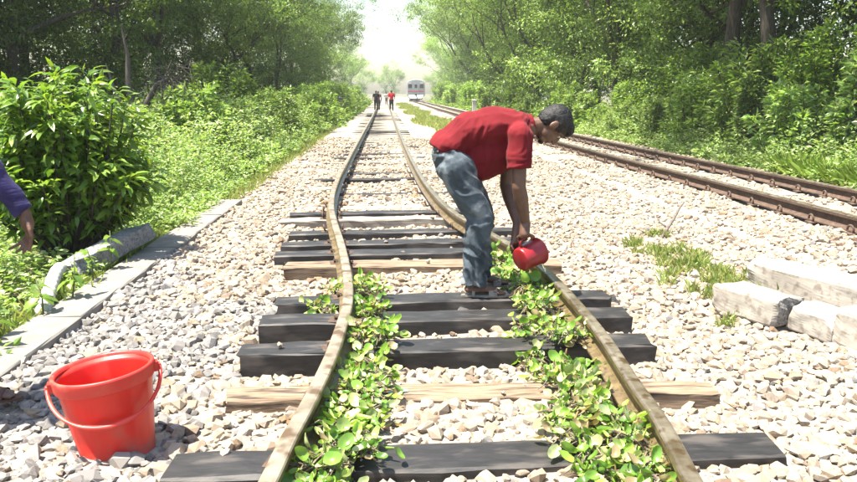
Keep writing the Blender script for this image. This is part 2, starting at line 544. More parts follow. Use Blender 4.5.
# the 300 that show largest are stones of their own; ten colour sets of the shared shapes
stone_me = {}
for i in sorted(big):
    key = (int(proto_i[i]) % 20, int(ci[i]) if not g[i] else 10 + int(i) % 4)
    if key not in stone_me:
        pv, pf = PROTO[key[0]]
        c = pal[key[1]] if key[1] < 10 else gpal[key[1] - 10]
        stone_me[key] = np_mesh('stone', pv, pf.reshape(-1), np.arange(0, pf.size, 3), [M['stone']], np.repeat(c[None] * np.array([[0.50, 0.485, 0.475]]), len(pv), 0))
    o = link('stone', stone_me[key], bed, (pp[i, 0], pp[i, 1], zz[i]), Matrix(Rm[i].tolist()).to_euler(), (ss[i],) * 3)
print('stones', n, 'faces', len(L) // 3)

# ------------------------------------------------------------------ tracks
PROF = [(-0.062, 0), (0.062, 0), (0.062, 0.011), (0.020, 0.024), (0.010, 0.034), (0.010, 0.088), (0.033, 0.098), (0.034, 0.122), (0.029, 0.1285), (0.018, 0.131),
        (-0.018, 0.131), (-0.029, 0.1285), (-0.034, 0.122), (-0.033, 0.098), (-0.010, 0.088), (-0.010, 0.034), (-0.020, 0.024), (-0.062, 0.011)]
def make_rail(path, z, mats, parent, k=1.0, zf=None):
    n = len(PROF)
    v, f, mi = [], [], []
    for i, (x, y) in enumerate(path):
        a = path[max(i - 1, 0)]; b = path[min(i + 1, len(path) - 1)]
        t = Vector((b[0] - a[0], b[1] - a[1], 0)).normalized()
        w = Vector((t.y, -t.x, 0))
        zz_ = z + (zf(y) if zf else 0)
        for (px, pz) in PROF:
            v.append(Vector((x, y, zz_ + pz * k)) + w * px * k)
    for i in range(len(path) - 1):
        for j in range(n):
            a, b = i * n + j, i * n + (j + 1) % n
            f.append((a, b, b + n, a + n)); mi.append(1 if 7 <= j <= 11 else 0)
    f.append(tuple(range(n))); mi.append(0)
    f.append(tuple(range((len(path) - 1) * n, len(path) * n))[::-1]); mi.append(0)
    me = py_mesh('rail', v, f, mats, False, mi)
    return link('rail', me, parent)

track = tag(empty('railway_track', (0.3, 2.5, 0)), 'heat-buckled railway track with black and brown sleepers the man stands on', 'railway track')
track2 = tag(empty('railway_track', (5.4, 8, 0)), 'straight rusty railway track that the train runs on', 'railway track')
def child_of(o, p):
    o.parent = p
    o.matrix_parent_inverse = Matrix.Translation(-Vector(p.location))
    return o
rA = child_of(make_rail(PA, 0.112, [M['rail_side'], M['dusty_rail']], None, 1.0), track); rA['label'] = 'bent dusty tan rail closest to the bucket'
rB = child_of(make_rail(PB, 0.112, [M['rail_side'], M['rail_top']], None, 1.0), track); rB['label'] = 'wet brown bowed rail under the red mug'
for P2 in (PC, PD):
    child_of(make_rail(P2, 0.10, [M['rust'], M['rail_top']], None, 1.25), track2)

def sleeper_mesh(length, w, th, mat, seed, rough=0.006):
    r = random.Random(seed)
    nseg = 14
    v, f = [], []
    for i in range(nseg + 1):
        x = -length / 2 + length * i / nseg
        ch = 0.02 if i in (0, nseg) else 0.0
        for (py, pz) in ((-1, -1), (1, -1), (1, 0.86), (0.9, 1), (-0.9, 1), (-1, 0.86)):
            e = 1 - ch * 1.5
            v.append((x + r.uniform(-1, 1) * rough * (3 if i in (0, nseg) else 0), py * w / 2 * e + r.uniform(-1, 1) * rough,
                      pz * th / 2 * e + r.uniform(-1, 1) * rough * 0.6))
    for i in range(nseg):
        for j in range(6):
            a, b = i * 6 + j, i * 6 + (j + 1) % 6
            f.append((a, a + 6, b + 6, b))
    f.append(tuple(range(6))); f.append(tuple(range(nseg * 6, nseg * 6 + 6))[::-1])
    return py_mesh('sleeper', v, f, [mat])

def clip_mesh():
    """curled spring clip: a ring of round bar on a little cast shoulder"""
    mb = MB()
    pts = []
    for i in range(15):
        a = -0.5 + i / 14 * (2 * math.pi - 0.9)
        pts.append((0.010 * math.sin(a * 0.5), 0.036 * math.sin(a) - 0.012 + 0.02 * i / 14, 0.042 - 0.036 * math.cos(a)))
    mb.tube([(p[0] + 0.016 * (i / 14 - 0.5), p[1], p[2]) for i, p in enumerate(pts)], 0.0095, 7)
    mb.tube([(-0.02, -0.02, 0.012), (-0.055, -0.015, 0.010), (-0.06, 0.02, 0.012)], 0.0095, 7)
    mb.box((0.005, 0.0, 0.006), (0.07, 0.09, 0.02))
    return mb.mesh('rail_clip', [M['rust']], True)
CLIP = clip_mesh()
mb = MB()
mb.box((0, 0, 0.01), (0.018, 0.018, 0.04))
mb.add([(-0.026, -0.014, 0.030), (0.014, -0.014, 0.030), (0.014, 0.014, 0.030), (-0.026, 0.014, 0.030), (-0.022, -0.010, 0.040), (0.010, -0.010, 0.044), (0.010, 0.010, 0.044), (-0.022, 0.010, 0.040)],
       [(3, 2, 1, 0), (4, 5, 6, 7), (0, 1, 5, 4), (1, 2, 6, 5), (2, 3, 7, 6), (3, 0, 4, 7)])
mb.box((0.012, 0, 0.004), (0.06, 0.11, 0.018))
SPIKE = mb.mesh('spike', [M['rust']])
def add_clips(sleeper, xs_, y, z):
    for (x, s) in xs_:
        o = link('rail_clip', CLIP, sleeper)
        Mi = Matrix.LocRotScale(Vector((x, y, z)), Quaternion((0, 0, 1), random.uniform(-0.15, 0.15) + (0 if s > 0 else math.pi)), Vector((1, 1, 1)))
        o.matrix_basis = sleeper.matrix_basis.inverted() @ Mi
        # parent chain: sleeper sits under the track empty
sl_cache = {}
for i, (a, b, mk, zt, w, th, lb) in enumerate(SL):
    Lg = math.hypot(b[0] - a[0], b[1] - a[1])
    if i < 15:
        me = sleeper_mesh(Lg, w, th, M[mk], i, 0.0065 if mk == 'tar' else 0.010)
    else:
        if mk not in sl_cache:
            sl_cache[mk] = sleeper_mesh(2.26, w, th, M[mk], i)
        me = sl_cache[mk]
    c = Vector(((a[0] + b[0]) / 2, (a[1] + b[1]) / 2, zt - th / 2))
    o = link('sleeper', me, track, c - track.location, (0, 0, math.atan2(b[1] - a[1], b[0] - a[0])))
    if lb:
        o['label'] = lb
    yc = c.y
    ymid = lambda x, a=a, b=b: a[1] + (b[1] - a[1]) * (x - a[0]) / (b[0] - a[0])
    if yc < 7.4:
        for s in (1, -1):
            for P2 in (PA, PB):
                x = rail_x(P2, yc) + s * 0.072 + random.uniform(-0.004, 0.004)
                yo = random.uniform(-0.05, 0.05)
                Mi = Matrix.LocRotScale(Vector((x, ymid(x) + yo, zt - 0.01)) - track.location, Quaternion((0, 0, 1), (0 if s > 0 else math.pi) + random.uniform(-0.3, 0.3)), Vector((1, 1, 1)))
                q = link('spike', SPIKE, o)
                q.matrix_basis = o.matrix_basis.inverted() @ Mi
    if 7.4 < yc < 16:
        for s in (1, -1):
            for P2 in (PA, PB):
                if P2 is PB and 8.2 < yc < 8.5:
                    pass
                x = rail_x(P2, yc) + s * 0.085
                Mi = Matrix.LocRotScale(Vector((x, ymid(x), max(zt, bed_h(x, yc)) - 0.004)) - track.location, Quaternion((0, 0, 1), (0 if s > 0 else math.pi) + random.uniform(-0.2, 0.2)), Vector((1, 1, 1)))
                q = link('rail_clip', CLIP, o)
                q.matrix_basis = o.matrix_basis.inverted() @ Mi
me2 = [sleeper_mesh(2.5, 0.23, 0.16, M['pale_timber'], 300 + k, 0.008) for k in range(4)]
yy, k = 5.2, 0
while yy < 70:
    xc = (rail_x(PC, yy) + rail_x(PD, yy)) / 2
    o = link('sleeper', me2[k % 4], track2, Vector((xc + random.uniform(-0.05, 0.05), yy, -0.02)) - track2.location, (0, 0, -0.03 + random.uniform(-0.03, 0.03)))
    if yy < 34:
        for P2 in (PC, PD):
            for s in (1, -1):
                x = rail_x(P2, yy) + s * 0.10
                Mi = Matrix.LocRotScale(Vector((x, yy, 0.085)) - track2.location, Quaternion((0, 0, 1), (0 if s > 0 else math.pi) + random.uniform(-0.2, 0.2)), Vector((1.25, 1.25, 1.25)))
                q = link('rail_clip', CLIP, o)
                q.matrix_basis = o.matrix_basis.inverted() @ Mi
    yy += 0.66 + random.uniform(-0.05, 0.05)
    k += 1

# ------------------------------------------------------------------ concrete edging, kerb-like strip of cast lengths
edging = tag(empty('concrete_edging', (-2.25, 6, 0)), 'low grey concrete edging strip between ballast and weeds', 'edging')
y0 = 0.4
segs = [2.2, 2.35, 2.3, 2.0, 1.35]
for L_ in segs:
    n = 12
    v, f = [], []
    for i in range(n + 1):
        y = y0 + L_ * i / n
        for (x, z) in ((-0.17, -0.2), (0.15, -0.2), (0.15, 0.010), (0.138, 0.020), (-0.16, 0.022), (-0.17, 0.010)):
            v.append((x - 0.01 + (y - 4) * 0.006 + random.uniform(-1, 1) * 0.006, y - 6, z + random.uniform(-1, 1) * 0.004))
    for i in range(n):
        for j in range(6):
            a, b = i * 6 + j, i * 6 + (j + 1) % 6
            f.append((a, b, b + 6, a + 6))
    f.append(tuple(range(6))[::-1]); f.append(tuple(range(n * 6, n * 6 + 6)))
    link('slab', py_mesh('slab', v, f, [M['concrete']]), edging)
    y0 += L_ + 0.012

# ------------------------------------------------------------------ rubble and small things
def chunk(name, size, seed, mats, split=9, rough=0.022, cut=None):
    """broken concrete: a subdivided block with chipped corners"""
    bm = bmesh.new()
    bmesh.ops.create_cube(bm, size=1.0)
    bmesh.ops.subdivide_edges(bm, edges=bm.edges[:], cuts=split, use_grid_fill=True)
    for vtx in bm.verts:
        c = vtx.co.copy()
        ed = sum(1 for q in c if abs(abs(q) - 0.5) < 1e-4)
        p = Vector((c.x * size[0], c.y * size[1], c.z * size[2]))
        nn = noise.noise_vector(p * 5 + Vector((seed, seed * 2, 0)))
        n2 = noise.noise_vector(p * 17 + Vector((seed, 0, seed)))
        k = rough * (2.2 if abs(c.x) > 0.45 else 0.6)
        p += nn * k + n2 * k * 0.4
        if ed >= 2:
            p *= 1 - 0.05 * (1 + noise.noise(p * 9 + Vector((seed, 0, 0))))
        vtx.co = p
    rr0 = random.Random(seed * 7 + 1)
    for q in range(4):
        dv = Vector((rr0.choice((-1, 1)) * rr0.uniform(0.25, 1.0), rr0.choice((-1, 1)) * rr0.uniform(0.2, 1), rr0.uniform(-0.3, 1))).normalized()
        far_ = max(v_.co.dot(dv) for v_ in bm.verts)
        off = far_ - rr0.uniform(0.02, 0.06)
        for v_ in bm.verts:
            e_ = v_.co.dot(dv) - off
            if e_ > 0:
                v_.co -= dv * e_ * 0.9
                v_.co += noise.noise_vector(v_.co * 25) * 0.006
    bm.normal_update()
    me = bpy.data.meshes.new(name)
    for fc in bm.faces:
        fc.material_index = 1 if abs(fc.normal.x) > 0.75 and abs(fc.calc_center_median().x) > size[0] * 0.4 and len(mats) > 1 else 0
    bm.to_mesh(me); bm.free()
    for m in mats:
        me.materials.append(m)
    return me
cm = [M['pale_concrete'], M['broken_concrete']]
def place_beam(name, p, q, w, h, z, seed, label, cat, group=None, mats=cm, tilt=0.0, pitch=0.0):
    p, q = Vector(p), Vector(q)
    o = link(name, chunk(name, ((q - p).length, w, h), seed, mats), None, ((p.x + q.x) / 2, (p.y + q.y) / 2, z + h / 2), (tilt, pitch, math.atan2(q.y - p.y, q.x - p.x)))
    return tag(o, label, cat, group)
place_beam('concrete_block', (2.44, 4.94), (2.66, 4.44), 0.27, 0.19, 0.015, 3, 'cream broken concrete block lying nearest the bent track, grass growing at its end', 'concrete block', 'broken concrete beside the track')
place_beam('concrete_block', (2.71, 4.48), (2.86, 4.14), 0.25, 0.17, 0.01, 8, 'small cracked concrete block between two larger broken pieces', 'concrete block', 'broken concrete beside the track', tilt=0.05, pitch=0.05)
place_beam('concrete_block', (2.95, 5.48), (3.42, 4.35), 0.32, 0.22, 0.03, 12, 'longest pale concrete beam, lying behind the other broken pieces', 'concrete block', 'broken concrete beside the track')
place_beam('concrete_block', (2.84, 4.20), (3.14, 3.62), 0.30, 0.22, 0.0, 21, 'grey rough-ended concrete lump in front of the pale beam', 'concrete block', 'broken concrete beside the track', mats=[M['pale_concrete'], M['broken_concrete']], tilt=-0.06, pitch=0.04)

# grey broken post leaning out of the weeds
p, q = Vector((-2.66, 6.15, 0.06)), Vector((-2.36, 7.25, 0.20))
d = q - p
o = link('broken_post', chunk('broken_post', (d.length, 0.17, 0.17), 31, [M['mossy_concrete']], 5, 0.022), None, (p + q) / 2)
o.rotation_euler = d.to_track_quat('X', 'Z').to_euler()
tag(o, 'grey rough broken concrete post lying in the weeds by the edging', 'post')
M['white_plastic'] = surf('dirty_white_plastic', (0.55, 0.55, 0.53), (0.74, 0.74, 0.72), 14, 0.55, 0.1, 0.003, c3=(0.38, 0.36, 0.32), scale3=20)
mb = MB()
path = [(-2.72, 6.12, 0.10), (-2.66, 5.9, 0.11), (-2.58, 5.65, 0.11), (-2.50, 5.42, 0.10), (-2.455, 5.25, 0.06), (-2.44, 5.16, 0.0), (-2.44, 5.14, -0.08)]
pts, rr = [], []
for i in range(len(path) - 1):
    for k in range(8):
        t = k / 8
        pts.append(Vector(path[i]).lerp(Vector(path[i + 1]), t)); rr.append(0.048 + 0.005 * (1 if (k // 2) % 2 else -1))
mb.tube(pts, rr, 12)
mb.tube([(-2.43, 5.17, 0.0), (-2.43, 5.12, 0.02)], [0.056, 0.056], 12)
tag(mb.build('plastic_pipe', M['white_plastic'], None, True), 'dirty white ribbed plastic pipe bending down by the edging', 'pipe')

# bare stick beside the grass patch
M['dry_wood'] = surf('dry_wood', (0.12, 0.09, 0.07), (0.26, 0.22, 0.2), 20, 0.9, 0.4, 0.004, stretch=(1, 1, 4))
mb = MB()
mb.tube([(2.92, 7.45, 0.01), (3.05, 7.62, 0.09), (3.16, 7.72, 0.19), (3.27, 7.86, 0.28), (3.34, 7.92, 0.33)], [0.016, 0.018, 0.016, 0.014, 0.010], 7)
mb.tube([(3.06, 7.63, 0.09), (3.00, 7.7, 0.14), (2.97, 7.74, 0.20)], [0.01, 0.008, 0.004], 6)
tag(mb.build('stick', M['dry_wood'], None, True), 'bare grey stick poking up from the ballast', 'stick')

# torn plastic scrap on the brown sleeper
M['cyan'] = surf('faded_cyan_plastic', (0.20, 0.62, 0.66), (0.36, 0.78, 0.80), 30, 0.6, 0.3, 0.003)
mb = MB()
sv = [(-0.05, -0.012, 0.002), (0.0, -0.018, 0.010), (0.05, -0.008, 0.003), (0.055, 0.008, 0.006), (0.0, 0.012, 0.014), (-0.045, 0.010, 0.004)]
mb.add(sv + [(a, b, c + 0.002) for a, b, c in sv], [(5, 4, 1, 0), (4, 3, 2, 1), (6, 7, 10, 11), (7, 8, 9, 10)] + [(i, (i + 1) % 6, 6 + (i + 1) % 6, 6 + i) for i in range(6)])
tag(mb.build('plastic_scrap', M['cyan'], None, False, (0.05, 3.37, 0.087), (0, 0, 0.2)), 'small torn cyan plastic scrap on the brown sleeper', 'scrap')

# marker posts
M['white_paint'] = surf('weathered_white_paint', (0.62, 0.62, 0.6), (0.78, 0.78, 0.76), 9, 0.7, 0.1, 0.004, c3=(0.5, 0.49, 0.46), scale3=14)
M['grey_post'] = surf('grey_post', (0.22, 0.22, 0.22), (0.34, 0.34, 0.33), 12, 0.9, 0.2, 0.004)
def marker(loc, h, w, mat, label):
    r = tag(empty('marker_post', loc), label, 'post', 'posts beside the line')
    mb = MB(); mb.box((0, 0, h / 2), (w, w * 0.8, h)); mb.build('shaft', mat, r)
    mb = MB()
    mb.add([(-w * .62, -w * .5, h + .001), (w * .62, -w * .5, h + .001), (w * .62, w * .5, h + .001), (-w * .62, w * .5, h + .001), (-w * .62, -w * .5, h + .06), (w * .62, -w * .5, h + .06),
            (w * .62, w * .5, h + .06), (-w * .62, w * .5, h + .06), (0, 0, h + .1)],
           [(3, 2, 1, 0), (0, 1, 5, 4), (1, 2, 6, 5), (2, 3, 7, 6), (3, 0, 4, 7), (4, 5, 8), (5, 6, 8), (6, 7, 8), (7, 4, 8)])
    mb.build('cap', mat, r)
marker((6.95, 57, 0), 0.95, 0.3, M['white_paint'], 'small white marker post beyond the rusty track')
marker((-2.75, 47, -0.1), 1.3, 0.26, M['grey_post'], 'slim grey post among the trackside weeds')

# ------------------------------------------------------------------ bucket
def plastic(name, c1, c2, rough=0.38, c3=None):
    m = surf(name, c1, c2, 6, rough, 0.12, 0.003, c3=c3, scale3=9, rvar=0.1)
    b = m.node_tree.nodes['Principled BSDF']
    b.inputs['Subsurface Weight'].default_value = 0.12
    b.inputs['Subsurface Radius'].default_value = (0.02, 0.004, 0.003)
    return m
M['bucket'] = plastic('red_bucket_plastic', (0.86, 0.020, 0.012), (0.98, 0.032, 0.018), 0.40, (0.78, 0.075, 0.05))
M['bucket_worn'] = plastic('scuffed_red_plastic', (0.78, 0.030, 0.022), (0.86, 0.065, 0.045), 0.45, (0.72, 0.16, 0.11))
nt = M['bucket'].node_tree
bb = nt.nodes['Principled BSDF']
lk = bb.inputs['Base Color'].links[0].from_socket
tc = nt.nodes.new('ShaderNodeTexCoord'); sx_ = nt.nodes.new('ShaderNodeSeparateXYZ'); nt.links.new(tc.outputs['Object'], sx_.inputs[0])
nz = nt.nodes.new('ShaderNodeTexNoise'); nz.inputs['Scale'].default_value = 16; nz.inputs['Detail'].default_value = 6; nt.links.new(tc.outputs['Object'], nz.inputs['Vector'])
ad = nt.nodes.new('ShaderNodeMath'); ad.operation = 'MULTIPLY_ADD'; ad.inputs[1].default_value = 0.22; nt.links.new(nz.outputs['Fac'], ad.inputs[0]); nt.links.new(sx_.outputs['Z'], ad.inputs[2])
mr = nt.nodes.new('ShaderNodeMapRange'); mr.inputs['From Min'].default_value = 0.11; mr.inputs['From Max'].default_value = 0.21; mr.inputs['To Min'].default_value = 0.55; mr.inputs['To Max'].default_value = 0.0
nt.links.new(ad.outputs[0], mr.inputs['Value'])
nt.links.new(mixrgb(nt, mr.outputs[0], lk, (0.30, 0.13, 0.09)), bb.inputs['Base Color'])
bk = tag(empty('bucket', (-1.145, 2.95, 0.008)), 'large red plastic bucket standing on the grey ballast', 'bucket')
bk.scale = (0.94, 0.94, 1.02)
bk.rotation_euler = (rad(-2), rad(-5.0), rad(20))
n = 96
prof = [(0.0, 0.012), (0.135, 0.010), (0.143, 0.0), (0.150, 0.0), (0.153, 0.012), (0.156, 0.03), (0.152, 0.034), (0.168, 0.14), (0.182, 0.25), (0.192, 0.335), (0.195, 0.345)]
inner = [(0.195, 0.385), (0.188, 0.36), (0.176, 0.25), (0.162, 0.14), (0.148, 0.03), (0.0, 0.025)]
v, f = [], []
allp = prof + inner
for i, (r, z) in enumerate(allp):
    for k in range(n):
        a = 2 * math.pi * k / n
        dr = 0.0022 * (1 if k % 8 == 0 else 0) if (6 <= i <= 9) else 0
        v.append(((r + dr) * math.cos(a) * 1.02, (r + dr) * math.sin(a) * 0.99, z))
for i in range(len(allp) - 1):
    for k in range(n):
        a, b = i * n + k, i * n + (k + 1) % n
        f.append((a, b, b + n, a + n))
link('bucket_body', py_mesh('bucket_body', v, f, [M['bucket']], True), bk)
mb = MB()
mb.lathe([(0.1965, 0.343), (0.2085, 0.340), (0.2105, 0.345), (0.2115, 0.37), (0.216, 0.388), (0.214, 0.397), (0.207, 0.40), (0.1985, 0.395), (0.1955, 0.383)], 64)
mb.build('rim', M['bucket_worn'], bk, True)
for s in (-1, 1):
    mb = MB(); mb.box((s * 0.217, 0, 0.358), (0.02, 0.05, 0.04)); mb.tube([(s * 0.22, 0, 0.358), (s * 0.236, 0, 0.358)], 0.012, 10)
    mb.build('handle_lug', M['bucket_worn'], bk)
pts = []
for i in range(33):
    a = math.pi * i / 32
    pts.append((0.232 * math.cos(a), -0.205 * math.sin(a), 0.358 - 0.145 * math.sin(a) ** 0.85))
mb = MB(); mb.tube(pts, [0.0095 + (0.004 if 12 <= i <= 20 else 0) for i in range(33)], 9, flat=0.75)
mb.build('handle', M['bucket_worn'], bk, True)

# ------------------------------------------------------------------ people
class Vol:
    """overlapping closed solids that are fused into one continuous surface"""
    def __init__(s):
        s.mb = MB()

    def cap(s, a, b, ra, rb, sc=None, flat=False, n=16):
        a, b = Vector(a), Vector(b)
        d = b - a
        L_ = max(d.length, 1e-5); d = d / L_
        u = d.orthogonal().normalized(); w = d.cross(u)
        rows = []
        if flat != 'a' and flat is not True:
            rows += [(-ra * math.cos(t), ra * math.sin(t)) for t in (0.001, 0.45, 0.9, 1.3)]
        else:
            rows += [(0, 0.0005)]
        rows += [(L_ * t, ra + (rb - ra) * t) for t in (0.0, 0.25, 0.5, 0.75, 1.0)]
        if not flat or flat == 'a':
            rows += [(L_ + rb * math.cos(t), rb * math.sin(t)) for t in (1.3, 0.9, 0.45, 0.001)]
        else:
            rows += [(L_, 0.0005)]
        vs_ = []
        for (h, r) in rows:
            for k in range(n):
                an = 2 * math.pi * k / n
                o_ = (u * math.cos(an) + w * math.sin(an)) * r
                if sc:
                    o_ = Vector((o_.x * sc[0], o_.y * sc[1], o_.z * sc[2]))
                vs_.append(a + d * h + o_)
        m = len(rows)
        fs_ = [(i * n + k, i * n + (k + 1) % n, (i + 1) * n + (k + 1) % n, (i + 1) * n + k) for i in range(m - 1) for k in range(n)]
        fs_.append(tuple(range(n))[::-1]); fs_.append(tuple(range((m - 1) * n, m * n)))
        s.mb.add(vs_, fs_)

    def chain(s, pts, rs, sc=None, n=12):
        for i in range(len(pts) - 1):
            s.cap(pts[i], pts[i + 1], rs[i], rs[i + 1], sc, n=n)

    def ell(s, c, r, R=None, n=18):
        c = Vector(c)
        vs_, fs_ = [], []
        m = 11
        for i in range(m):
            t = 0.02 + (math.pi - 0.04) * i / (m - 1)
            for k in range(n):
                an = 2 * math.pi * k / n
                q = Vector((r[0] * math.sin(t) * math.cos(an), r[1] * math.sin(t) * math.sin(an), -r[2] * math.cos(t)))
                vs_.append(c + (R @ q if R else q))
        fs_ = [(i * n + k, i * n + (k + 1) % n, (i + 1) * n + (k + 1) % n, (i + 1) * n + k) for i in range(m - 1) for k in range(n)]
        fs_.append(tuple(range(n))[::-1]); fs_.append(tuple(range((m - 1) * n, m * n)))
        s.mb.add(vs_, fs_)

    def mesh(s, name, mats, voxel, smooth=3, disp=None):
        me = py_mesh('tmp', s.mb.v, s.mb.f)
        o = bpy.data.objects.new('tmp', me)
        COL.objects.link(o)
        md = o.modifiers.new('r', 'REMESH'); md.mode = 'VOXEL'; md.voxel_size = voxel
        if smooth:
            ms = o.modifiers.new('s', 'SMOOTH'); ms.factor = 0.5; ms.iterations = smooth
        dg = bpy.context.evaluated_depsgraph_get()
        out = bpy.data.meshes.new_from_object(o.evaluated_get(dg))
        bpy.data.objects.remove(o); bpy.data.meshes.remove(me)
        out.name = name
        if disp:
            nr = np.empty(len(out.vertices) * 3, dtype=np.float32); out.vertices.foreach_get('normal', nr)
            for i, vv in enumerate(out.vertices):
                vv.co += Vector(nr[i * 3:i * 3 + 3]) * disp(vv.co)
        out.materials.clear()
        for m in mats:
            out.materials.append(m)
        out.polygons.foreach_set('use_smooth', [True] * len(out.polygons))
        out.update()
        return out

def skin_mat(name, c1, c2, rough=0.5):
    m = surf(name, c1, c2, 25, rough, 0.15, 0.002)
    b = m.node_tree.nodes['Principled BSDF']
    b.inputs['Subsurface Weight'].default_value = 0.08
    b.inputs['Subsurface Radius'].default_value = (0.01, 0.004, 0.002)
    return m
def cloth(name, c1, c2, scale=5, c3=None, s3=12, stretch=None):
    m = surf(name, c1, c2, scale, 0.9, 0.5, 0.02, c3=c3, scale3=s3, spec=0.15, stretch=stretch)
    m.node_tree.nodes['Principled BSDF'].inputs['Sheen Weight'].default_value = 0.03
    return m
M['skin'] = skin_mat('brown_skin', (0.13, 0.060, 0.036), (0.18, 0.088, 0.054))
M['skin_b'] = skin_mat('warm_brown_skin', (0.20, 0.095, 0.06), (0.27, 0.14, 0.095))
M['hair'] = surf('black_hair', (0.008, 0.007, 0.007), (0.020, 0.018, 0.018), 160, 0.5, 0.8, 0.006, spec=0.35)
M['red_shirt'] = cloth('red_cotton', (0.165, 0.010, 0.016), (0.215, 0.016, 0.022))
M['denim'] = cloth('faded_denim', (0.048, 0.064, 0.080), (0.115, 0.145, 0.172), 7, c3=(0.24, 0.27, 0.295), s3=9)
M['sandal'] = surf('worn_grey_sandal', (0.24, 0.22, 0.19), (0.38, 0.35, 0.31), 12, 0.85, 0.2, 0.004)
M['eye'] = surf('eye_white', (0.6, 0.58, 0.55), (0.65, 0.63, 0.6), 5, 0.2, 0)
M['dark'] = surf('dark_iris', (0.01, 0.008, 0.006), (0.015, 0.01, 0.008), 5, 0.2, 0)
M['black_leather'] = surf('black_belt', (0.012, 0.012, 0.012), (0.02, 0.02, 0.02), 9, 0.45, 0.1, 0.002)

def folds(amp, f1, f2, seed=0.0):
    def fn(c):
        a = noise.noise(Vector((c.x * f1[0] + seed, c.y * f1[1], c.z * f1[2])))
        b = noise.noise(Vector((c.x * f2[0], c.y * f2[1] + seed, c.z * f2[2])))
        return amp * (a - abs(b) * 0.8)
    return fn

def foot(vb, heel, toe, z, r=0.036):
    """adds a bare foot with five toes to a body volume; heel, toe are (x, y)"""
    h, t = Vector((*heel, z)), Vector((*toe, z))
    d = (t - h).normalized(); w = Vector((-d.y, d.x, 0)); Lf = (t - h).length
    vb.chain([h + d * 0.03 + Vector((0, 0, 0.038)), h + d * Lf * 0.45 + Vector((0, 0, 0.042)), h + d * Lf * 0.74 + Vector((0, 0, 0.024))], [0.036, 0.036, 0.026], (1.15, 1.15, 0.85))
    for k in range(5):
        o_ = w * (k - 2) * 0.017
        L2 = Lf * (0.96 - 0.035 * abs(k - 1))
        vb.chain([h + d * Lf * 0.70 + o_ + Vector((0, 0, 0.02)), h + d * L2 + o_ * 1.1 + Vector((0, 0, 0.012))], [0.013, 0.0095], n=8)

def sandal(parent, heel, toe, z, mat, ankle_strap=True):
    h, t = Vector((*heel, z)), Vector((*toe, z))
    d = (t - h).normalized(); w = Vector((-d.y, d.x, 0)); Lf = (t - h).length
    r = empty('sandal', (0, 0, 0), 0, parent)
    out = []
    for i in range(28):
        a = 2 * math.pi * i / 28
        s_ = math.cos(a)
        wd = (0.050 if s_ > -0.2 else 0.040) * math.sin(a)
        out.append(h + d * (Lf * 0.5 + (Lf * 0.5 + 0.018) * s_ * (1 - 0.03 * math.sin(a) ** 2)) + w * (wd * (0.9 + 0.15 * s_)))
    nn = len(out)
    vs_ = [p_ + Vector((0, 0, 0.001)) for p_ in out] + [p_ + Vector((0, 0, 0.016)) for p_ in out]
    fs_ = [tuple(range(nn))[::-1], tuple(range(nn, 2 * nn))] + [(i, (i + 1) % nn, nn + (i + 1) % nn, nn + i) for i in range(nn)]
    link('sole', py_mesh('sole', vs_, fs_, [mat]), r)
    def strap(pos, hgt, wid, ww):
        pts = []
        for i in range(13):
            a = math.pi * i / 12
            pts.append(h + d * Lf * pos + w * ww * math.cos(a) + Vector((0, 0, 0.012 + hgt * math.sin(a))))
        mb = MB()
        vs2 = []
        for p_ in pts:
            vs2 += [p_ - d * wid / 2, p_ + d * wid / 2]
        off = Vector((0, 0, 0.004))
        vs3 = vs2 + [q + off for q in vs2]
        k = len(vs2); fs2 = []
        for i in range(12):
            a = 2 * i
            fs2 += [(a, a + 1, a + 3, a + 2), (k + a, k + a + 2, k + a + 3, k + a + 1), (a, a + 2, k + a + 2, k + a), (a + 1, k + a + 1, k + a + 3, a + 3)]
        mb.add(vs3, fs2); mb.build('strap', mat, r, True)
    strap(0.66, 0.046, 0.06, 0.052)
    if ankle_strap:
        strap(0.22, 0.078, 0.022, 0.043)
    return r

def head_parts(vb, c, up, fwd, s=1.0, ears=True):
    """head of a body volume: skull, jaw, nose, brow, lips, ears"""
    c = Vector(c); up = Vector(up).normalized(); fwd = Vector(fwd); fwd = (fwd - up * fwd.dot(up)).normalized()
    side = up.cross(fwd)
    R = Matrix((fwd, side, up)).transposed()
    P3 = lambda a, b, e: c + (fwd * a + side * b + up * e) * s
    vb.ell(P3(-0.012, 0, 0.025), (0.098 * s, 0.078 * s, 0.098 * s), R)
    vb.ell(P3(0.022, 0, -0.03), (0.066 * s, 0.060 * s, 0.085 * s), R)
    vb.cap(P3(0.045, 0.022, -0.085), P3(0.045, -0.022, -0.085), 0.024 * s, 0.024 * s)
    vb.chain([P3(0.082, 0, 0.022), P3(0.101, 0, -0.018), P3(0.104, 0, -0.028)], [0.010 * s, 0.014 * s, 0.012 * s])
    vb.cap(P3(0.09, 0.014, -0.032), P3(0.09, -0.014, -0.032), 0.011 * s, 0.011 * s)
    vb.cap(P3(0.078, 0.035, 0.032), P3(0.078, -0.035, 0.032), 0.013 * s, 0.013 * s)
    vb.cap(P3(0.080, 0.018, -0.056), P3(0.080, -0.018, -0.056), 0.0095 * s, 0.0095 * s)
    vb.cap(P3(0.077, 0.015, -0.068), P3(0.077, -0.015, -0.068), 0.0095 * s, 0.0095 * s)
    if ears:
        for sg in (-1, 1):
            vb.ell(P3(-0.012, sg * 0.082, 0.0), (0.020 * s, 0.009 * s, 0.033 * s), R)
    return P3, R

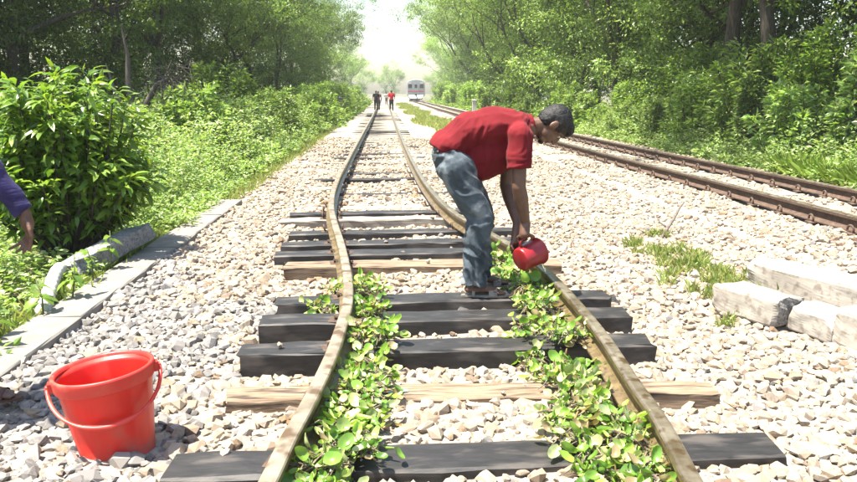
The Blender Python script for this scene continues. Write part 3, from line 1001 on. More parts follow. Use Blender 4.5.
def hair_mesh(P3, R, s, voxel, mat):
    vh = Vol()
    vh.ell(P3(-0.020, 0, 0.040), (0.105 * s, 0.085 * s, 0.100 * s), R)
    vh.ell(P3(-0.050, 0, 0.010), (0.072 * s, 0.080 * s, 0.085 * s), R)
    vh.ell(P3(0.045, 0, 0.093), (0.052 * s, 0.060 * s, 0.036 * s), R)
    vh.ell(P3(0.078, 0, 0.080), (0.026 * s, 0.045 * s, 0.030 * s), R)
    def d(c_):
        return 0.004 * s * noise.noise(c_ * 30) + 0.0035 * s * noise.noise(c_ * 150)
    return vh.mesh('hair', [mat], voxel, 2, d)

# ---- the man bending over the rail
man = tag(empty('person', (0.66, 5.05, 0.12)), 'man in red shirt and faded jeans bending over to pour water on the rail', 'person')
inv = Matrix.Translation(-Vector(man.location))
def mlink(name, me, parent=None):
    o = link(name, me, man if parent is None else parent)
    if parent is None:
        o.location = -Vector(man.location)
    return o
ZS = 0.136      # top of the sandal soles
vb = Vol()
HN, KN, AN = (0.52, 4.99, 1.03), (0.655, 4.955, 0.66), (0.605, 4.965, 0.235)
HF, KF, AF = (0.53, 5.18, 1.03), (0.70, 5.21, 0.655), (0.685, 5.215, 0.235)
for (h, k, a) in ((HN, KN, AN), (HF, KF, AF)):
    vb.chain([h, k, a], [0.088, 0.058, 0.040])
    vb.cap(a, (a[0] - 0.005, a[1], ZS + 0.05), 0.038, 0.036)
foot(vb, (0.555, 4.965), (0.845, 4.945), ZS)
foot(vb, (0.635, 5.215), (0.905, 5.235), ZS)
SPN = [(0.47, 5.085, 1.09), (0.60, 5.085, 1.235), (0.76, 5.085, 1.285), (0.90, 5.085, 1.285), (1.0, 5.08, 1.295)]
vb.chain(SPN, [0.105, 0.100, 0.115, 0.105, 0.07], (1, 1.25, 1))
vb.chain([(0.97, 5.08, 1.30), (1.09, 5.08, 1.315)], [0.062, 0.056])
SN, EN, WN = (0.905, 4.915, 1.245), (0.905, 4.875, 0.905), (0.968, 4.93, 0.645)
SF, EF, WF = (0.905, 5.25, 1.235), (0.875, 5.215, 0.875), (0.935, 5.06, 0.625)
vb.cap((0.90, 5.085, 1.27), SN, 0.08, 0.062); vb.cap((0.90, 5.085, 1.27), SF, 0.08, 0.062)
for (s_, e_, w_) in ((SN, EN, WN), (SF, EF, WF)):
    m_ = Vector(e_).lerp(Vector(w_), 0.3)
    vb.chain([s_, e_, m_, w_], [0.060, 0.048, 0.051, 0.032])
# mug axis first, the hands close on its handle
MB0, MB1 = Vector((0.930, 4.905, 0.392)), Vector((1.068, 4.995, 0.432))
ax = (MB1 - MB0).normalized()
upm = (Vector((0, 0, 1)) - ax * ax.z).normalized()
qv = upm.cross(ax)          # away from the camera
if qv.y < 0:
    qv = -qv
bar = MB0.lerp(MB1, 0.42) + upm * 0.135
vb.chain([WN, bar + upm * 0.036 - qv * 0.012 - ax * 0.005], [0.029, 0.030], (1.25, 1.25, 0.9))
vb.ell(bar + upm * 0.028 - qv * 0.010, (0.045, 0.026, 0.024), Matrix((ax, qv, upm)).transposed())
for i in range(4):
    b_ = bar + ax * ((i - 1.5) * 0.0215)
    k_ = (0.92, 1.0, 0.97, 0.82)[i]
    vb.chain([b_ + upm * 0.030, b_ + qv * 0.030 * k_ + upm * 0.018, b_ + qv * 0.031 * k_ - upm * 0.014, b_ + qv * 0.008 - upm * 0.024 * k_], [0.0115, 0.0105, 0.0095, 0.0085], n=10)
vb.chain([bar + ax * 0.018 + upm * 0.030 - qv * 0.020, bar + ax * 0.045 - qv * 0.033 + upm * 0.004, bar + ax * 0.040 - qv * 0.026 - upm * 0.020], [0.0135, 0.0115, 0.0095], n=10)
# other hand steadies the mug's back
pc = MB0.lerp(MB1, 0.35) + qv * 0.085 + upm * 0.105
vb.chain([WF, pc], [0.028, 0.028], (1.2, 1.0, 1.0))
for i in range(4):
    b_ = pc + ax * ((i - 1.5) * 0.021)
    k_ = (0.9, 1.0, 0.97, 0.8)[i]
    vb.chain([b_, b_ + qv * 0.022 - upm * 0.035 * k_, b_ + qv * 0.020 - upm * 0.070 * k_, b_ + qv * 0.008 - upm * 0.095 * k_], [0.012, 0.0105, 0.0095, 0.0085], n=10)
vb.chain([pc - ax * 0.02, pc - ax * 0.055 - upm * 0.018 - qv * 0.01, pc - ax * 0.05 - upm * 0.042 - qv * 0.022], [0.0135, 0.0115, 0.0095], n=10)
HC, HU, HFW, HS = (1.165, 5.08, 1.305), (0.92, 0, 0.36), (0.33, 0, -0.93), 1.12
P3, RH = head_parts(vb, HC, HU, HFW, HS)
mlink('body', vb.mesh('body', [M['skin']], 0.0055, 3))
ho = mlink('hair', hair_mesh(P3, RH, HS, 0.006, M['hair']))
for sg in (-1, 1):
    vh = Vol(); vh.cap(P3(0.090, sg * 0.046, 0.040), P3(0.090, sg * 0.016, 0.042), 0.006, 0.007); mlink('eyebrow', vh.mesh('eyebrow', [M['hair']], 0.004, 1))
    e = Vol(); e.ell(P3(0.0745, sg * 0.030, 0.012), (0.013, 0.013, 0.010)); eo = mlink('eye', e.mesh('eye', [M['eye']], 0.0025, 1))
    e = Vol(); e.ell(P3(0.0815, sg * 0.031, 0.011), (0.008, 0.008, 0.008)); mlink('iris', e.mesh('iris', [M['dark']], 0.002, 1), eo)
vh = Vol(); vh.cap(P3(0.062, 0.018, -0.098), P3(0.062, -0.018, -0.098), 0.019, 0.019); vh.ell(P3(0.02, 0, -0.10), (0.03, 0.035, 0.012), RH)
mlink('beard', vh.mesh('beard', [M['hair']], 0.005, 1, lambda c_: 0.004 * noise.noise(c_ * 70)))
# shirt
def shirt_f(c_):
    q = c_.x * 0.55 + c_.z * 0.83
    w = c_.x * 0.83 - c_.z * 0.55
    a_ = noise.noise(Vector((w * 16 + 2.2 * noise.noise(c_ * 5), c_.y * 5, q * 5)))
    b_ = noise.noise(Vector((c_.x * 5 + 3, c_.y * 4, c_.z * 7)))
    return 0.012 * b_ + 0.016 * (0.3 - abs(a_) * 1.5)
vs_ = Vol()
vs_.chain([(0.47, 5.085, 1.165), (0.59, 5.085, 1.262), (0.75, 5.085, 1.292), (0.90, 5.085, 1.288)], [0.125, 0.148, 0.152, 0.128], (1, 1.26, 1))
vs_.cap((0.90, 5.085, 1.29), (1.005, 5.08, 1.312), 0.118, 0.078, (1, 1.15, 1), flat='b')
vs_.chain([(0.53, 5.085, 1.12), (0.68, 5.085, 1.115), (0.83, 5.085, 1.14)], [0.135, 0.175, 0.14], (1, 1.0, 1))
vs_.chain([(0.655, 5.085, 1.03), (0.76, 5.085, 1.06)], [0.112, 0.098], (1, 1.35, 1))
vs_.cap((0.44, 5.085, 1.175), (0.40, 5.085, 1.125), 0.112, 0.108, (1, 1.4, 1), flat='b')
for (s_, e_) in ((SN, EN), (SF, EF)):
    s2, e2 = Vector(s_), Vector(e_)
    vs_.cap((0.90, 5.085, 1.28), s2, 0.105, 0.088)
    vs_.cap(s2, s2.lerp(e2, 0.63), 0.086, 0.088, flat='b')
mlink('shirt', vs_.mesh('shirt', [M['red_shirt']], 0.0075, 2, shirt_f))
vc = Vol(); vc.cap((0.985, 5.08, 1.305), (1.035, 5.08, 1.318), 0.082, 0.076, flat=True); mlink('collar', vc.mesh('collar', [M['red_shirt']], 0.006, 1))
# jeans
vj = Vol()
vj.chain([(0.445, 5.085, 1.10), (0.475, 5.085, 1.03), (0.52, 5.085, 0.98)], [0.122, 0.128, 0.115], (1, 1.5, 1))
for (h, k, a) in ((HN, KN, AN), (HF, KF, AF)):
    h, k, a = Vector(h), Vector(k), Vector(a)
    vj.cap(h + Vector((-0.035, 0, 0.0)), k + Vector((0.0, 0, 0.02)), 0.132, 0.092)
    vj.cap(k + Vector((0, 0, 0.02)), k.lerp(a, 0.6), 0.094, 0.085)
    vj.cap(k.lerp(a, 0.6), a + Vector((0.01, 0, -0.03)), 0.085, 0.086, flat='b')
def jf(c_):
    low = max(0.0, min(1.0, (0.75 - c_.z) / 0.4))
    return 0.009 * noise.noise(Vector((c_.x * 6, c_.y * 6, c_.z * 9))) + (0.014 + 0.020 * low) * (0.35 - abs(noise.noise(Vector((c_.x * 6, c_.y * 6, c_.z * 15 + c_.x * 13 + 1.5 * noise.noise(c_ * 6))))) * 1.8)
mlink('jeans', vj.mesh('jeans', [M['denim']], 0.0075, 2, jf))
# back pocket and belt end at the hip
vp = Vol(); vp.cap((0.352, 5.02, 1.125), (0.366, 4.975, 1.135), 0.018, 0.017); mlink('belt', vp.mesh('belt', [M['black_leather']], 0.005, 1))
sa = sandal(man, (0.545, 4.965), (0.855, 4.945), 0.1185, M['sandal']); sa.location = -Vector(man.location)
sb_ = sandal(man, (0.625, 5.215), (0.915, 5.235), 0.118, M['sandal']); sb_.location = -Vector(man.location)

# mug, poured towards the rail
M['mug'] = plastic('dark_red_plastic', (0.33, 0.014, 0.020), (0.42, 0.024, 0.030), 0.33)
mug = tag(empty('mug', MB0), 'red plastic mug held by its handle, tipped over the rail', 'mug')
mug.rotation_mode = 'QUATERNION'
Rm_ = Matrix((qv, upm, ax)).transposed()
if Rm_.determinant() < 0:
    Rm_ = Matrix((-qv, upm, ax)).transposed()
mug.rotation_quaternion = Rm_.to_quaternion()
mb = MB()
mb.lathe([(0.0, 0.0), (0.070, 0.0), (0.078, 0.004), (0.081, 0.010), (0.082, 0.016), (0.088, 0.09), (0.094, 0.172), (0.100, 0.178), (0.100, 0.184), (0.091, 0.184), (0.084, 0.09), (0.076, 0.012), (0.0, 0.010)], 40)
mb.build('mug_body', M['mug'], mug, True)
mb = MB(); mb.tube([(0, 0.090, 0.155), (0, 0.118, 0.158), (0, 0.134, 0.14), (0, 0.137, 0.09), (0, 0.134, 0.045), (0, 0.118, 0.028), (0, 0.080, 0.03)], [0.010] * 7, 9, flat=0.8)
mb.build('handle', M['mug'], mug, True)
# the last of the water leaving the lip
mw, nt, b, out = new_mat('clear_water')
b.inputs['Base Color'].default_value = (0.95, 0.97, 1, 1); b.inputs['Roughness'].default_value = 0.03
b.inputs['Transmission Weight'].default_value = 1.0; b.inputs['IOR'].default_value = 1.33
lip = MB1 + ax * 0.008 - upm * 0.088
mb = MB(); mb.tube([lip - ax * 0.03 + upm * 0.006, lip + upm * 0.002, lip + ax * 0.022 - upm * 0.02, lip + ax * 0.034 - upm * 0.055, lip + ax * 0.040 - upm * 0.085], [0.020, 0.017, 0.011, 0.008, 0.007], 10)
tag(mb.build('water_stream', mw, None, True), 'thin stream of clear water falling from the mug', 'water')

# ---- generic standing figure, facing local +X
def figure(loc, yaw, h, shirt, trousers, skin, label, voxel, stride=0.12, arms=None, lean=0.0, cap=None, group=None, long_sleeve=False, shoes=None, detail=False):
    r = tag(empty('person', loc, yaw), label, 'person', group)
    k = h / 1.70
    Vv = lambda x, y, z: Vector(((x + lean * max(0, z - 0.9)) * k, y * k, z * k))
    b = Vol(); sh = Vol(); tr = Vol()
    for sg in (-1, 1):
        st = stride * sg
        H_, K_, A_ = Vv(0, sg * 0.09, 0.90), Vv(st * 0.6 + 0.02, sg * 0.095, 0.49), Vv(st, sg * 0.10, 0.085)
        b.chain([H_, K_, A_], [0.085 * k, 0.055 * k, 0.038 * k])
        foot(b, ((st - 0.05) * k, sg * 0.105 * k), ((st + 0.20) * k, sg * 0.12 * k), 0.014)
        tr.cap(H_, K_, 0.105 * k, 0.078 * k); tr.cap(K_, A_ + Vector((0, 0, 0.01)), 0.078 * k, 0.066 * k, flat='b')
        if detail:
            sandal(r, ((st - 0.06) * k, sg * 0.105 * k), ((st + 0.21) * k, sg * 0.12 * k), 0.0, shoes, False)
        S_, E_, W_ = Vv(0.0, sg * 0.20, 1.40), Vv(-0.03 - st * 0.3, sg * 0.25, 1.13), Vv(0.06 - st * 0.6, sg * 0.25, 0.89)
        if arms and sg in arms:
            S_, E_, W_ = [Vector(q) for q in arms[sg][:3]]
        b.chain([Vv(0, sg * 0.1, 1.40), S_, E_, W_], [0.07 * k, 0.052 * k, 0.040 * k, 0.027 * k])
        hd = (W_ - E_).normalized()
        if arms and sg in arms and len(arms[sg]) > 3:
            hd = Vector(arms[sg][3]).normalized()
        fw = Vector((0.55, -0.83, 0)) if (arms and sg in arms) else Vector((1, 0, 0)); fw = (fw - hd * fw.dot(hd)).normalized(); sd_ = hd.cross(fw)
        pm = W_ + hd * 0.055
        b.chain([W_, pm], [0.027 * k, 0.030 * k]); b.ell(pm + hd * 0.012, (0.040, 0.019, 0.046), Matrix((fw, sd_, hd)).transposed())
        for i in range(4):
            o_ = fw * (1.5 - i) * 0.0185
            L_ = (0.078, 0.085, 0.080, 0.062)[i]
            cu = sd_ * (-sg) * (0.006 + 0.008 * i)
            p0 = pm + hd * 0.040 + o_
            b.chain([p0, p0 + hd * L_ * 0.45 + cu * 0.6, p0 + hd * L_ * 0.75 + cu * 1.6, p0 + hd * L_ + cu * 3.0], [0.0105, 0.0095, 0.0088, 0.0075], n=9)
        b.chain([pm - hd * 0.015 + fw * 0.028, pm + hd * 0.022 + fw * 0.052, pm + hd * 0.055 + fw * 0.058], [0.0145, 0.0115, 0.009], n=9)
        sh.cap(Vv(0, sg * 0.08, 1.39), S_, 0.085 * k, 0.072 * k)
        if long_sleeve:
            sh.cap(S_, E_, 0.078 * k, 0.068 * k); sh.cap(E_, E_.lerp(W_, 0.99), 0.068 * k, 0.047 * k, flat='b')
        else:
            sh.cap(S_, S_.lerp(E_, 0.75), 0.072 * k, 0.070 * k, flat='b')
    b.chain([Vv(0, 0, 0.92), Vv(0, 0, 1.12), Vv(0, 0, 1.30), Vv(-0.01, 0, 1.42)], [0.12 * k, 0.11 * k, 0.12 * k, 0.08 * k], (0.9, 1.3, 1))
    b.cap(Vv(-0.01, 0, 1.40), Vv(0.01, 0, 1.52), 0.055 * k, 0.052 * k)
    P3_, R_ = head_parts(b, Vv(0.02, 0, 1.585), (0.0 + lean, 0, 1), (1, 0, -0.1), 0.95 * k)
    sh.chain([Vv(0, 0, 0.95), Vv(0, 0, 1.14), Vv(0, 0, 1.30), Vv(-0.005, 0, 1.41)], [0.125 * k, 0.125 * k, 0.132 * k, 0.090 * k], (0.95, 1.32, 1))
    tr.chain([Vv(0, 0, 0.98), Vv(0, 0, 0.90)], [0.115 * k, 0.12 * k], (0.95, 1.3, 1))
    link('body', b.mesh('body', [skin], voxel, 2), r)
    link('shirt', sh.mesh('shirt', [shirt], voxel * 1.1, 2, folds(0.008, (6, 6, 11), (9, 9, 20), h)), r)
    link('trousers', tr.mesh('trousers', [trousers], voxel * 1.1, 2, folds(0.007, (6, 6, 9), (8, 8, 18), h * 3)), r)
    link('hair', hair_mesh(P3_, R_, 0.95 * k, voxel, M['hair'] if cap is None else cap), r)
    return r

M['blue_shirt'] = cloth('dark_blue_knit', (0.034, 0.030, 0.105), (0.052, 0.046, 0.15), 6, c3=(0.04, 0.034, 0.09), s3=22, stretch=(1, 1, 5))
M['dark_trousers'] = cloth('dark_trousers', (0.02, 0.02, 0.025), (0.04, 0.04, 0.045))
M['black_cloth'] = cloth('black_cloth', (0.012, 0.012, 0.016), (0.028, 0.028, 0.034))
M['bright_red'] = cloth('bright_red_cotton', (0.62, 0.018, 0.035), (0.72, 0.03, 0.05))
M['pink_cloth'] = cloth('dull_mauve_cotton', (0.22, 0.12, 0.16), (0.3, 0.18, 0.22))
M['white_cloth'] = cloth('white_cotton', (0.6, 0.6, 0.6), (0.72, 0.72, 0.72))
M['brown_sandal'] = surf('brown_sandal', (0.09, 0.045, 0.03), (0.16, 0.08, 0.055), 12, 0.8, 0.2, 0.003)
# bystander beside the bucket: mostly outside the picture
figure((-2.09, 3.42, 0.03), 0.0, 1.66, M['blue_shirt'], M['dark_trousers'], M['skin'], 'bystander with dark blue long sleeve and hanging hand beside the big leafy bush', 0.0065,
       stride=0.05, lean=0.06, long_sleeve=True, shoes=M['brown_sandal'], detail=True,
       arms={-1: [(0.05, -0.17, 1.39), (0.285, -0.04, 1.215), (0.445, -0.02, 0.965), (0.10, 0.0, -1.0)], 1: [(0.0, 0.2, 1.385), (-0.10, 0.26, 1.12), (-0.08, 0.22, 0.86)]})
figure((-0.66, 61.5, 0.06), rad(-88), 1.66, M['black_cloth'], M['black_cloth'], M['skin'], 'distant person in black shirt and trousers walking along the bent track', 0.02, 0.14, group='people walking on the track')
figure((-0.50, 63.2, 0.06), rad(-95), 1.62, M['pink_cloth'], M['black_cloth'], M['skin'], 'distant person half hidden behind the walker in black', 0.02, 0.1, group='people walking on the track')
figure((0.60, 61.0, 0.06), rad(92), 1.70, M['bright_red'], M['black_cloth'], M['skin'], 'distant person in bright red shirt walking on the track', 0.02, 0.1, group='people walking on the track')
figure((0.30, 96, 0.05), rad(90), 1.60, M['white_cloth'], M['brown_timber'], M['skin'], 'tiny far walker in white beyond the person in red', 0.028, 0.1, group='people walking on the track')

# ------------------------------------------------------------------ foliage tools
def unit(a):
    return a / np.maximum(np.linalg.norm(a, axis=1)[:, None], 1e-9)

def leaf_batch(pos, axis, size, ratio=0.45, droop=0.15, fold=0.25, col=None, big=False):
    """many leaves at once: small = two folded triangles, big = curved blade of eight"""
    n = len(pos)
    axis = unit(axis)
    up = np.tile(np.array([[0, 0, 1.0]]), (n, 1)) + rng.normal(0, 0.45, (n, 3))
    side = unit(np.cross(axis, up))
    nrm = np.cross(side, axis)
    s = size[:, None]
    w = s * ratio * 0.5
    if not big:
        mid = pos + axis * s * 0.45 + nrm * s * fold * 0.25
        v = np.stack([pos, mid + side * w, pos + axis * s - nrm * s * droop, mid - side * w], 1)
        tri = np.array([[0, 1, 2], [0, 2, 3]])
        nv = 4
    else:
        p1 = pos + axis * s * 0.33 + nrm * s * 0.02
        p2 = pos + axis * s * 0.68 - nrm * s * droop * 0.45
        tip = pos + axis * s - nrm * s * droop * 1.2
        e = nrm * w * fold
        v = np.stack([pos, p1, p2, tip, p1 + side * w * 0.95 + e, p2 + side * w * 0.85 + e, p1 - side * w * 0.95 + e, p2 - side * w * 0.85 + e], 1)
        tri = np.array([[0, 4, 1], [1, 4, 5], [1, 5, 2], [2, 5, 3], [0, 1, 6], [1, 7, 6], [1, 2, 7], [2, 3, 7]])
        nv = 8
    V = v.reshape(-1, 3)
    L = (tri[None] + (np.arange(n) * nv)[:, None, None]).reshape(-1)
    C = np.repeat(col, nv, 0) if col is not None else None
    return V, L, C

def leaf_mesh(name, batches, mats):
    V, L, C, b = [], [], [], 0
    for (v, l, c) in batches:
        V.append(v); L.append(l + b); C.append(c); b += len(v)
    V = np.concatenate(V); L = np.concatenate(L); C = np.concatenate(C)
    return np_mesh(name, V, L, np.arange(0, len(L), 3), mats, C)

def pick(cols, n, var=0.2):
    c = np.array(cols)[rng.integers(0, len(cols), n)]
    return c * rng.uniform(1 - var, 1 + var, (n, 1)) * rng.uniform(0.94, 1.06, (n, 3))

DARKG = [(0.060, 0.115, 0.022), (0.080, 0.140, 0.027), (0.100, 0.160, 0.032), (0.085, 0.130, 0.030)]
MIDG = [(0.110, 0.185, 0.030), (0.140, 0.215, 0.038), (0.120, 0.190, 0.040), (0.155, 0.230, 0.044)]
LIGHTG = [(0.180, 0.295, 0.060), (0.210, 0.320, 0.070), (0.165, 0.280, 0.070), (0.235, 0.330, 0.080)]
PALEG = [(0.270, 0.370, 0.150), (0.305, 0.400, 0.175), (0.235, 0.340, 0.130), (0.330, 0.400, 0.195)]

# ------------------------------------------------------------------ trees
def grow(seed, H, spread, trunk_r, split_at, lean, cols, nleaf, leaf, clump=0.62, low=0.28, weep=0.0):
    """one tree: tapered trunk with limbs, and leaves clumped round the twig ends"""
    r = random.Random(seed)
    wood = MB()
    tips = []
    def limb(p, d, L_, rad0, depth):
        nseg = 4 if depth < 2 else 3
        pts, rs = [p.copy()], [rad0]
        dd = d.copy()
        for i in range(nseg):
            dd = (dd + Vector((r.uniform(-1, 1), r.uniform(-1, 1), r.uniform(-0.5, 0.8) - weep * depth * 0.4)) * (0.20 if depth == 0 else 0.30)).normalized()
            p = p + dd * (L_ / nseg)
            pts.append(p.copy()); rs.append(rad0 * (1 - 0.5 * (i + 1) / nseg))
            if depth >= 2 and i >= 1:
                tips.append((p.copy(), depth))
        wood.tube(pts, rs, 8 if depth < 2 else 5, cap=False)
        if depth >= 3:
            return
        nb = (r.choice((4, 5)), r.choice((3, 4)), r.choice((3, 4)))[depth]
        a0 = r.uniform(0, 6.28)
        for b in range(nb):
            a = a0 + b * 6.283 / nb + r.uniform(-0.5, 0.5)
            out = r.uniform(0.55, 1.15) * spread
            nd = (dd * r.uniform(0.5, 1.0) + Vector((math.cos(a), math.sin(a), r.uniform(0.0, 0.45))) * out).normalized()
            t = 1.0 if b < 2 else r.uniform(0.45, 0.95)
            k = t * nseg; i0 = min(int(k), nseg - 1)
            limb(pts[i0].lerp(pts[i0 + 1], k - i0), nd, L_ * r.uniform(0.60, 0.82), max(0.014, rs[min(i0 + 1, nseg)] * r.uniform(0.62, 0.85)), depth + 1)
    limb(Vector((0, 0, -0.3)), Vector((lean[0], lean[1], 1)).normalized(), H * split_at, trunk_r, 0)
    # lower side sprays so that the crown comes down
    for q in range(int(low * 30)):
        a = r.uniform(0, 6.28); z = r.uniform(0.12, 0.5) * H
        rr_ = r.uniform(0.1, 0.26) * H * spread
        b0 = Vector((lean[0] * z, lean[1] * z, z * 0.85)); e0 = b0 + Vector((math.cos(a) * rr_, math.sin(a) * rr_, r.uniform(0.0, 0.5) * rr_))
        wood.tube([b0, b0.lerp(e0, 0.5) + Vector((0, 0, 0.1)), e0], [0.03, 0.02, 0.01], 4, cap=False)
        tips.append((e0, 3)); tips.append((b0.lerp(e0, 0.6), 3))
    tp = np.array([t[0][:] for t in tips])
    per = max(6, int(nleaf / len(tp)))
    n = per * len(tp)
    cl = np.repeat(np.arange(len(tp)), per)
    # small dense sprays, several round each twig end
    nsub = 5
    subc = tp[:, None, :] + rng.normal(0, 1, (len(tp), nsub, 3)) * np.array([0.75, 0.75, 0.5]) * clump
    srad = rng.uniform(0.16, 0.42, (len(tp), nsub)) * (clump / 0.75)
    si = rng.integers(0, nsub, n)
    g_ = rng.normal(0, 1, (n, 3)) * np.array([0.75, 0.75, 0.42])
    pos = subc[cl, si] + g_ * srad[cl, si][:, None]
    ax_ = unit(g_ + rng.normal(0, 0.8, (n, 3)) + np.array([0, 0, -0.15]))
    tone = rng.uniform(0.72, 1.3, (len(tp), nsub))
    c = pick(cols, n, 0.18) * tone[cl, si][:, None]
    me_c = leaf_mesh('crown', [leaf_batch(pos, ax_, leaf * rng.uniform(0.6, 1.35, n), 0.5, col=c)], [M['tree_leaf']])
    return wood.mesh('trunk', [M['bark']], True), me_c

KINDS = [grow(11, 12.0, 0.95, 0.24, 0.42, (0.06, -0.03), DARKG + MIDG[:2], 36000, 0.150, 0.74, 0.5),
         grow(23, 13.0, 0.85, 0.20, 0.40, (-0.10, 0.05), DARKG + MIDG[:2], 34000, 0.150, 0.78, 0.6),
         grow(35, 11.0, 1.05, 0.26, 0.36, (0.16, 0.05), MIDG + DARKG[:2], 36000, 0.145, 0.74, 0.6),
         grow(47, 14.0, 0.75, 0.20, 0.44, (0.02, 0.04), LIGHTG + MIDG[1:], 36000, 0.155, 0.80, 0.8),
         grow(59, 13.0, 0.80, 0.18, 0.38, (-0.05, -0.08), LIGHTG + PALEG[:2], 36000, 0.155, 0.80, 0.9),
         grow(71, 13.5, 0.85, 0.27, 0.50, (-0.14, 0.03), DARKG + MIDG, 36000, 0.15, 0.80, 0.0)]
ORD = 'first second third fourth fifth sixth seventh eighth ninth tenth eleventh twelfth thirteenth fourteenth fifteenth sixteenth seventeenth eighteenth nineteenth twentieth'.split()
def plant_tree(kind, x, y, s, rz, label, group, sz=None):
    tr_me, cr_me = KINDS[kind]
    r = tag(empty('tree', (x, y, -0.3), rz), label, 'tree', group)
    r.scale = (s, s, sz or s)
    link('trunk', tr_me, r); link('crown', cr_me, r)
    return r
# (kind, x, y, scale)
rowL = [(5, -12.0, 18.5, .90), (2, -11.4, 23.5, .85), (1, -10.8, 29.0, .95), (5, -9.6, 34, .95), (2, -9.4, 42, .95), (0, -8.6, 49, .95), (1, -8.0, 57, 1.0), (2, -7.6, 67, 1.05),
        (0, -8.5, 80, 1.05), (3, -9.5, 97, 1.1), (1, -10, 118, 1.15), (0, -11, 145, 1.1), (3, -10, 178, 1.0), (1, -9, 215, .95)]
backL = [(1, -15.5, 14, .95), (0, -16, 20, 1.0), (1, -15.5, 26, 1.05), (2, -15, 32, 1.1), (1, -14, 41, 1.1), (0, -13, 53, 1.15), (3, -12, 70, 1.2), (1, -18, 27, 1.2), (0, -20, 40, 1.2), (1, -13, 92, 1.3), (2, -16.5, 22, 1.1), (0, -13, 36, 1.0), (1, -11.5, 47, 1.1), (2, -17, 50, 1.2)]
rowR = [(2, 12.6, 15.0, .95), (5, 10.6, 19.0, 1.0), (5, 11.2, 23.5, 1.05), (4, 11.6, 28.5, 1.0), (3, 10.6, 33.5, .95), (4, 10.4, 40, 1.05), (3, 10.0, 48, 1.05), (4, 10.8, 57, 1.1), (3, 11.2, 68, 1.15), (4, 11.6, 81, 1.2),
        (3, 12.5, 97, 1.3), (4, 13.5, 116, 1.3), (3, 14, 138, 1.3), (4, 15, 165, 1.2), (3, 16, 198, 1.05), (4, 18.0, 245, .9)]
backR = [(1, 16.5, 16, 1.15), (0, 17, 23, 1.15), (1, 16, 31, 1.2), (4, 16, 41, 1.3), (3, 15.5, 53, 1.3), (4, 15.5, 68, 1.4), (3, 15.5, 88, 1.5), (4, 16, 115, 1.6), (0, 22, 30, 1.4), (1, 22, 46, 1.4), (2, 20, 19, 1.2), (3, 0.5, 300, .75), (4, -8, 270, .9), (3, 4, 275, .9), (2, 13.5, 25.5, 1.1), (4, 13.2, 36, 1.15), (3, 13, 46, 1.2), (4, 13, 62, 1.3)]
random.seed(5)
for row, side, dark in ((rowL, 'dark leafy tree lining the bent track', 1), (rowR, 'leafy tree lining the train track', 0)):
    for i, (k, x, y, s) in enumerate(row):
        plant_tree(k, x, y, s, random.uniform(0, 6.28), '%s, %s from the camera' % (side, ORD[i]), 'trees lining the bent track' if dark else 'trees lining the train track', s * random.uniform(0.95, 1.1))
for row, side in ((backL, 'tall tree in the wood behind the big bush'), (backR, 'tall tree in the wood behind the train track')):
    for i, (k, x, y, s) in enumerate(row):
        plant_tree(k, x, y, s, random.uniform(0, 6.28), '%s, %s from the camera' % (side, ORD[i]), 'woodland trees behind the first rows')

# bare thorny tree in front of the dark wood
r_ = random.Random(77)
mb = MB(); tw = MB()
mb.tube([(0, 0, -0.3), (0.05, 0, 0.6), (0.0, 0.05, 1.2), (-0.12, 0.1, 1.9), (-0.1, 0.15, 2.6), (-0.2, 0.15, 3.3)], [0.15, 0.12, 0.10, 0.07, 0.045, 0.012], 10, cap=False)
mb.tube([(0.02, 0, 0.9), (0.25, 0.05, 1.4), (0.55, 0.0, 1.9), (0.95, 0.0, 2.1)], [0.10, 0.08, 0.06, 0.035], 9, cap=False)
mb.tube([(-0.05, 0, 1.1), (-0.4, 0.0, 1.7), (-0.6, 0.1, 2.4)], [0.08, 0.05, 0.012], 8, cap=False)
for q in range(70):
    b0 = Vector((r_.uniform(0.3, 1.2), r_.uniform(-0.4, 0.4), 2.0 + r_.uniform(-0.25, 0.35)))
    e0 = b0 + Vector((r_.uniform(-0.2, 0.75), r_.uniform(-0.5, 0.5), r_.uniform(-1.1, 0.1)))
    m0 = b0.lerp(e0, 0.5) + Vector((r_.uniform(-0.1, 0.25), r_.uniform(-0.1, 0.1), r_.uniform(0.1, 0.3)))
    tw.tube([b0, m0, e0], [0.010, 0.007, 0.003], 4, cap=False)
bt = tag(empty('bare_tree', (-5.6, 17.0, -0.1)), 'grey bare forked tree with tangled dry twigs in front of the dark wood', 'tree')
bt.scale = (0.95, 0.95, 0.95)
mb.build('trunk', M['grey_bark'], bt, True); tw.build('twigs', M['grey_bark'], bt)

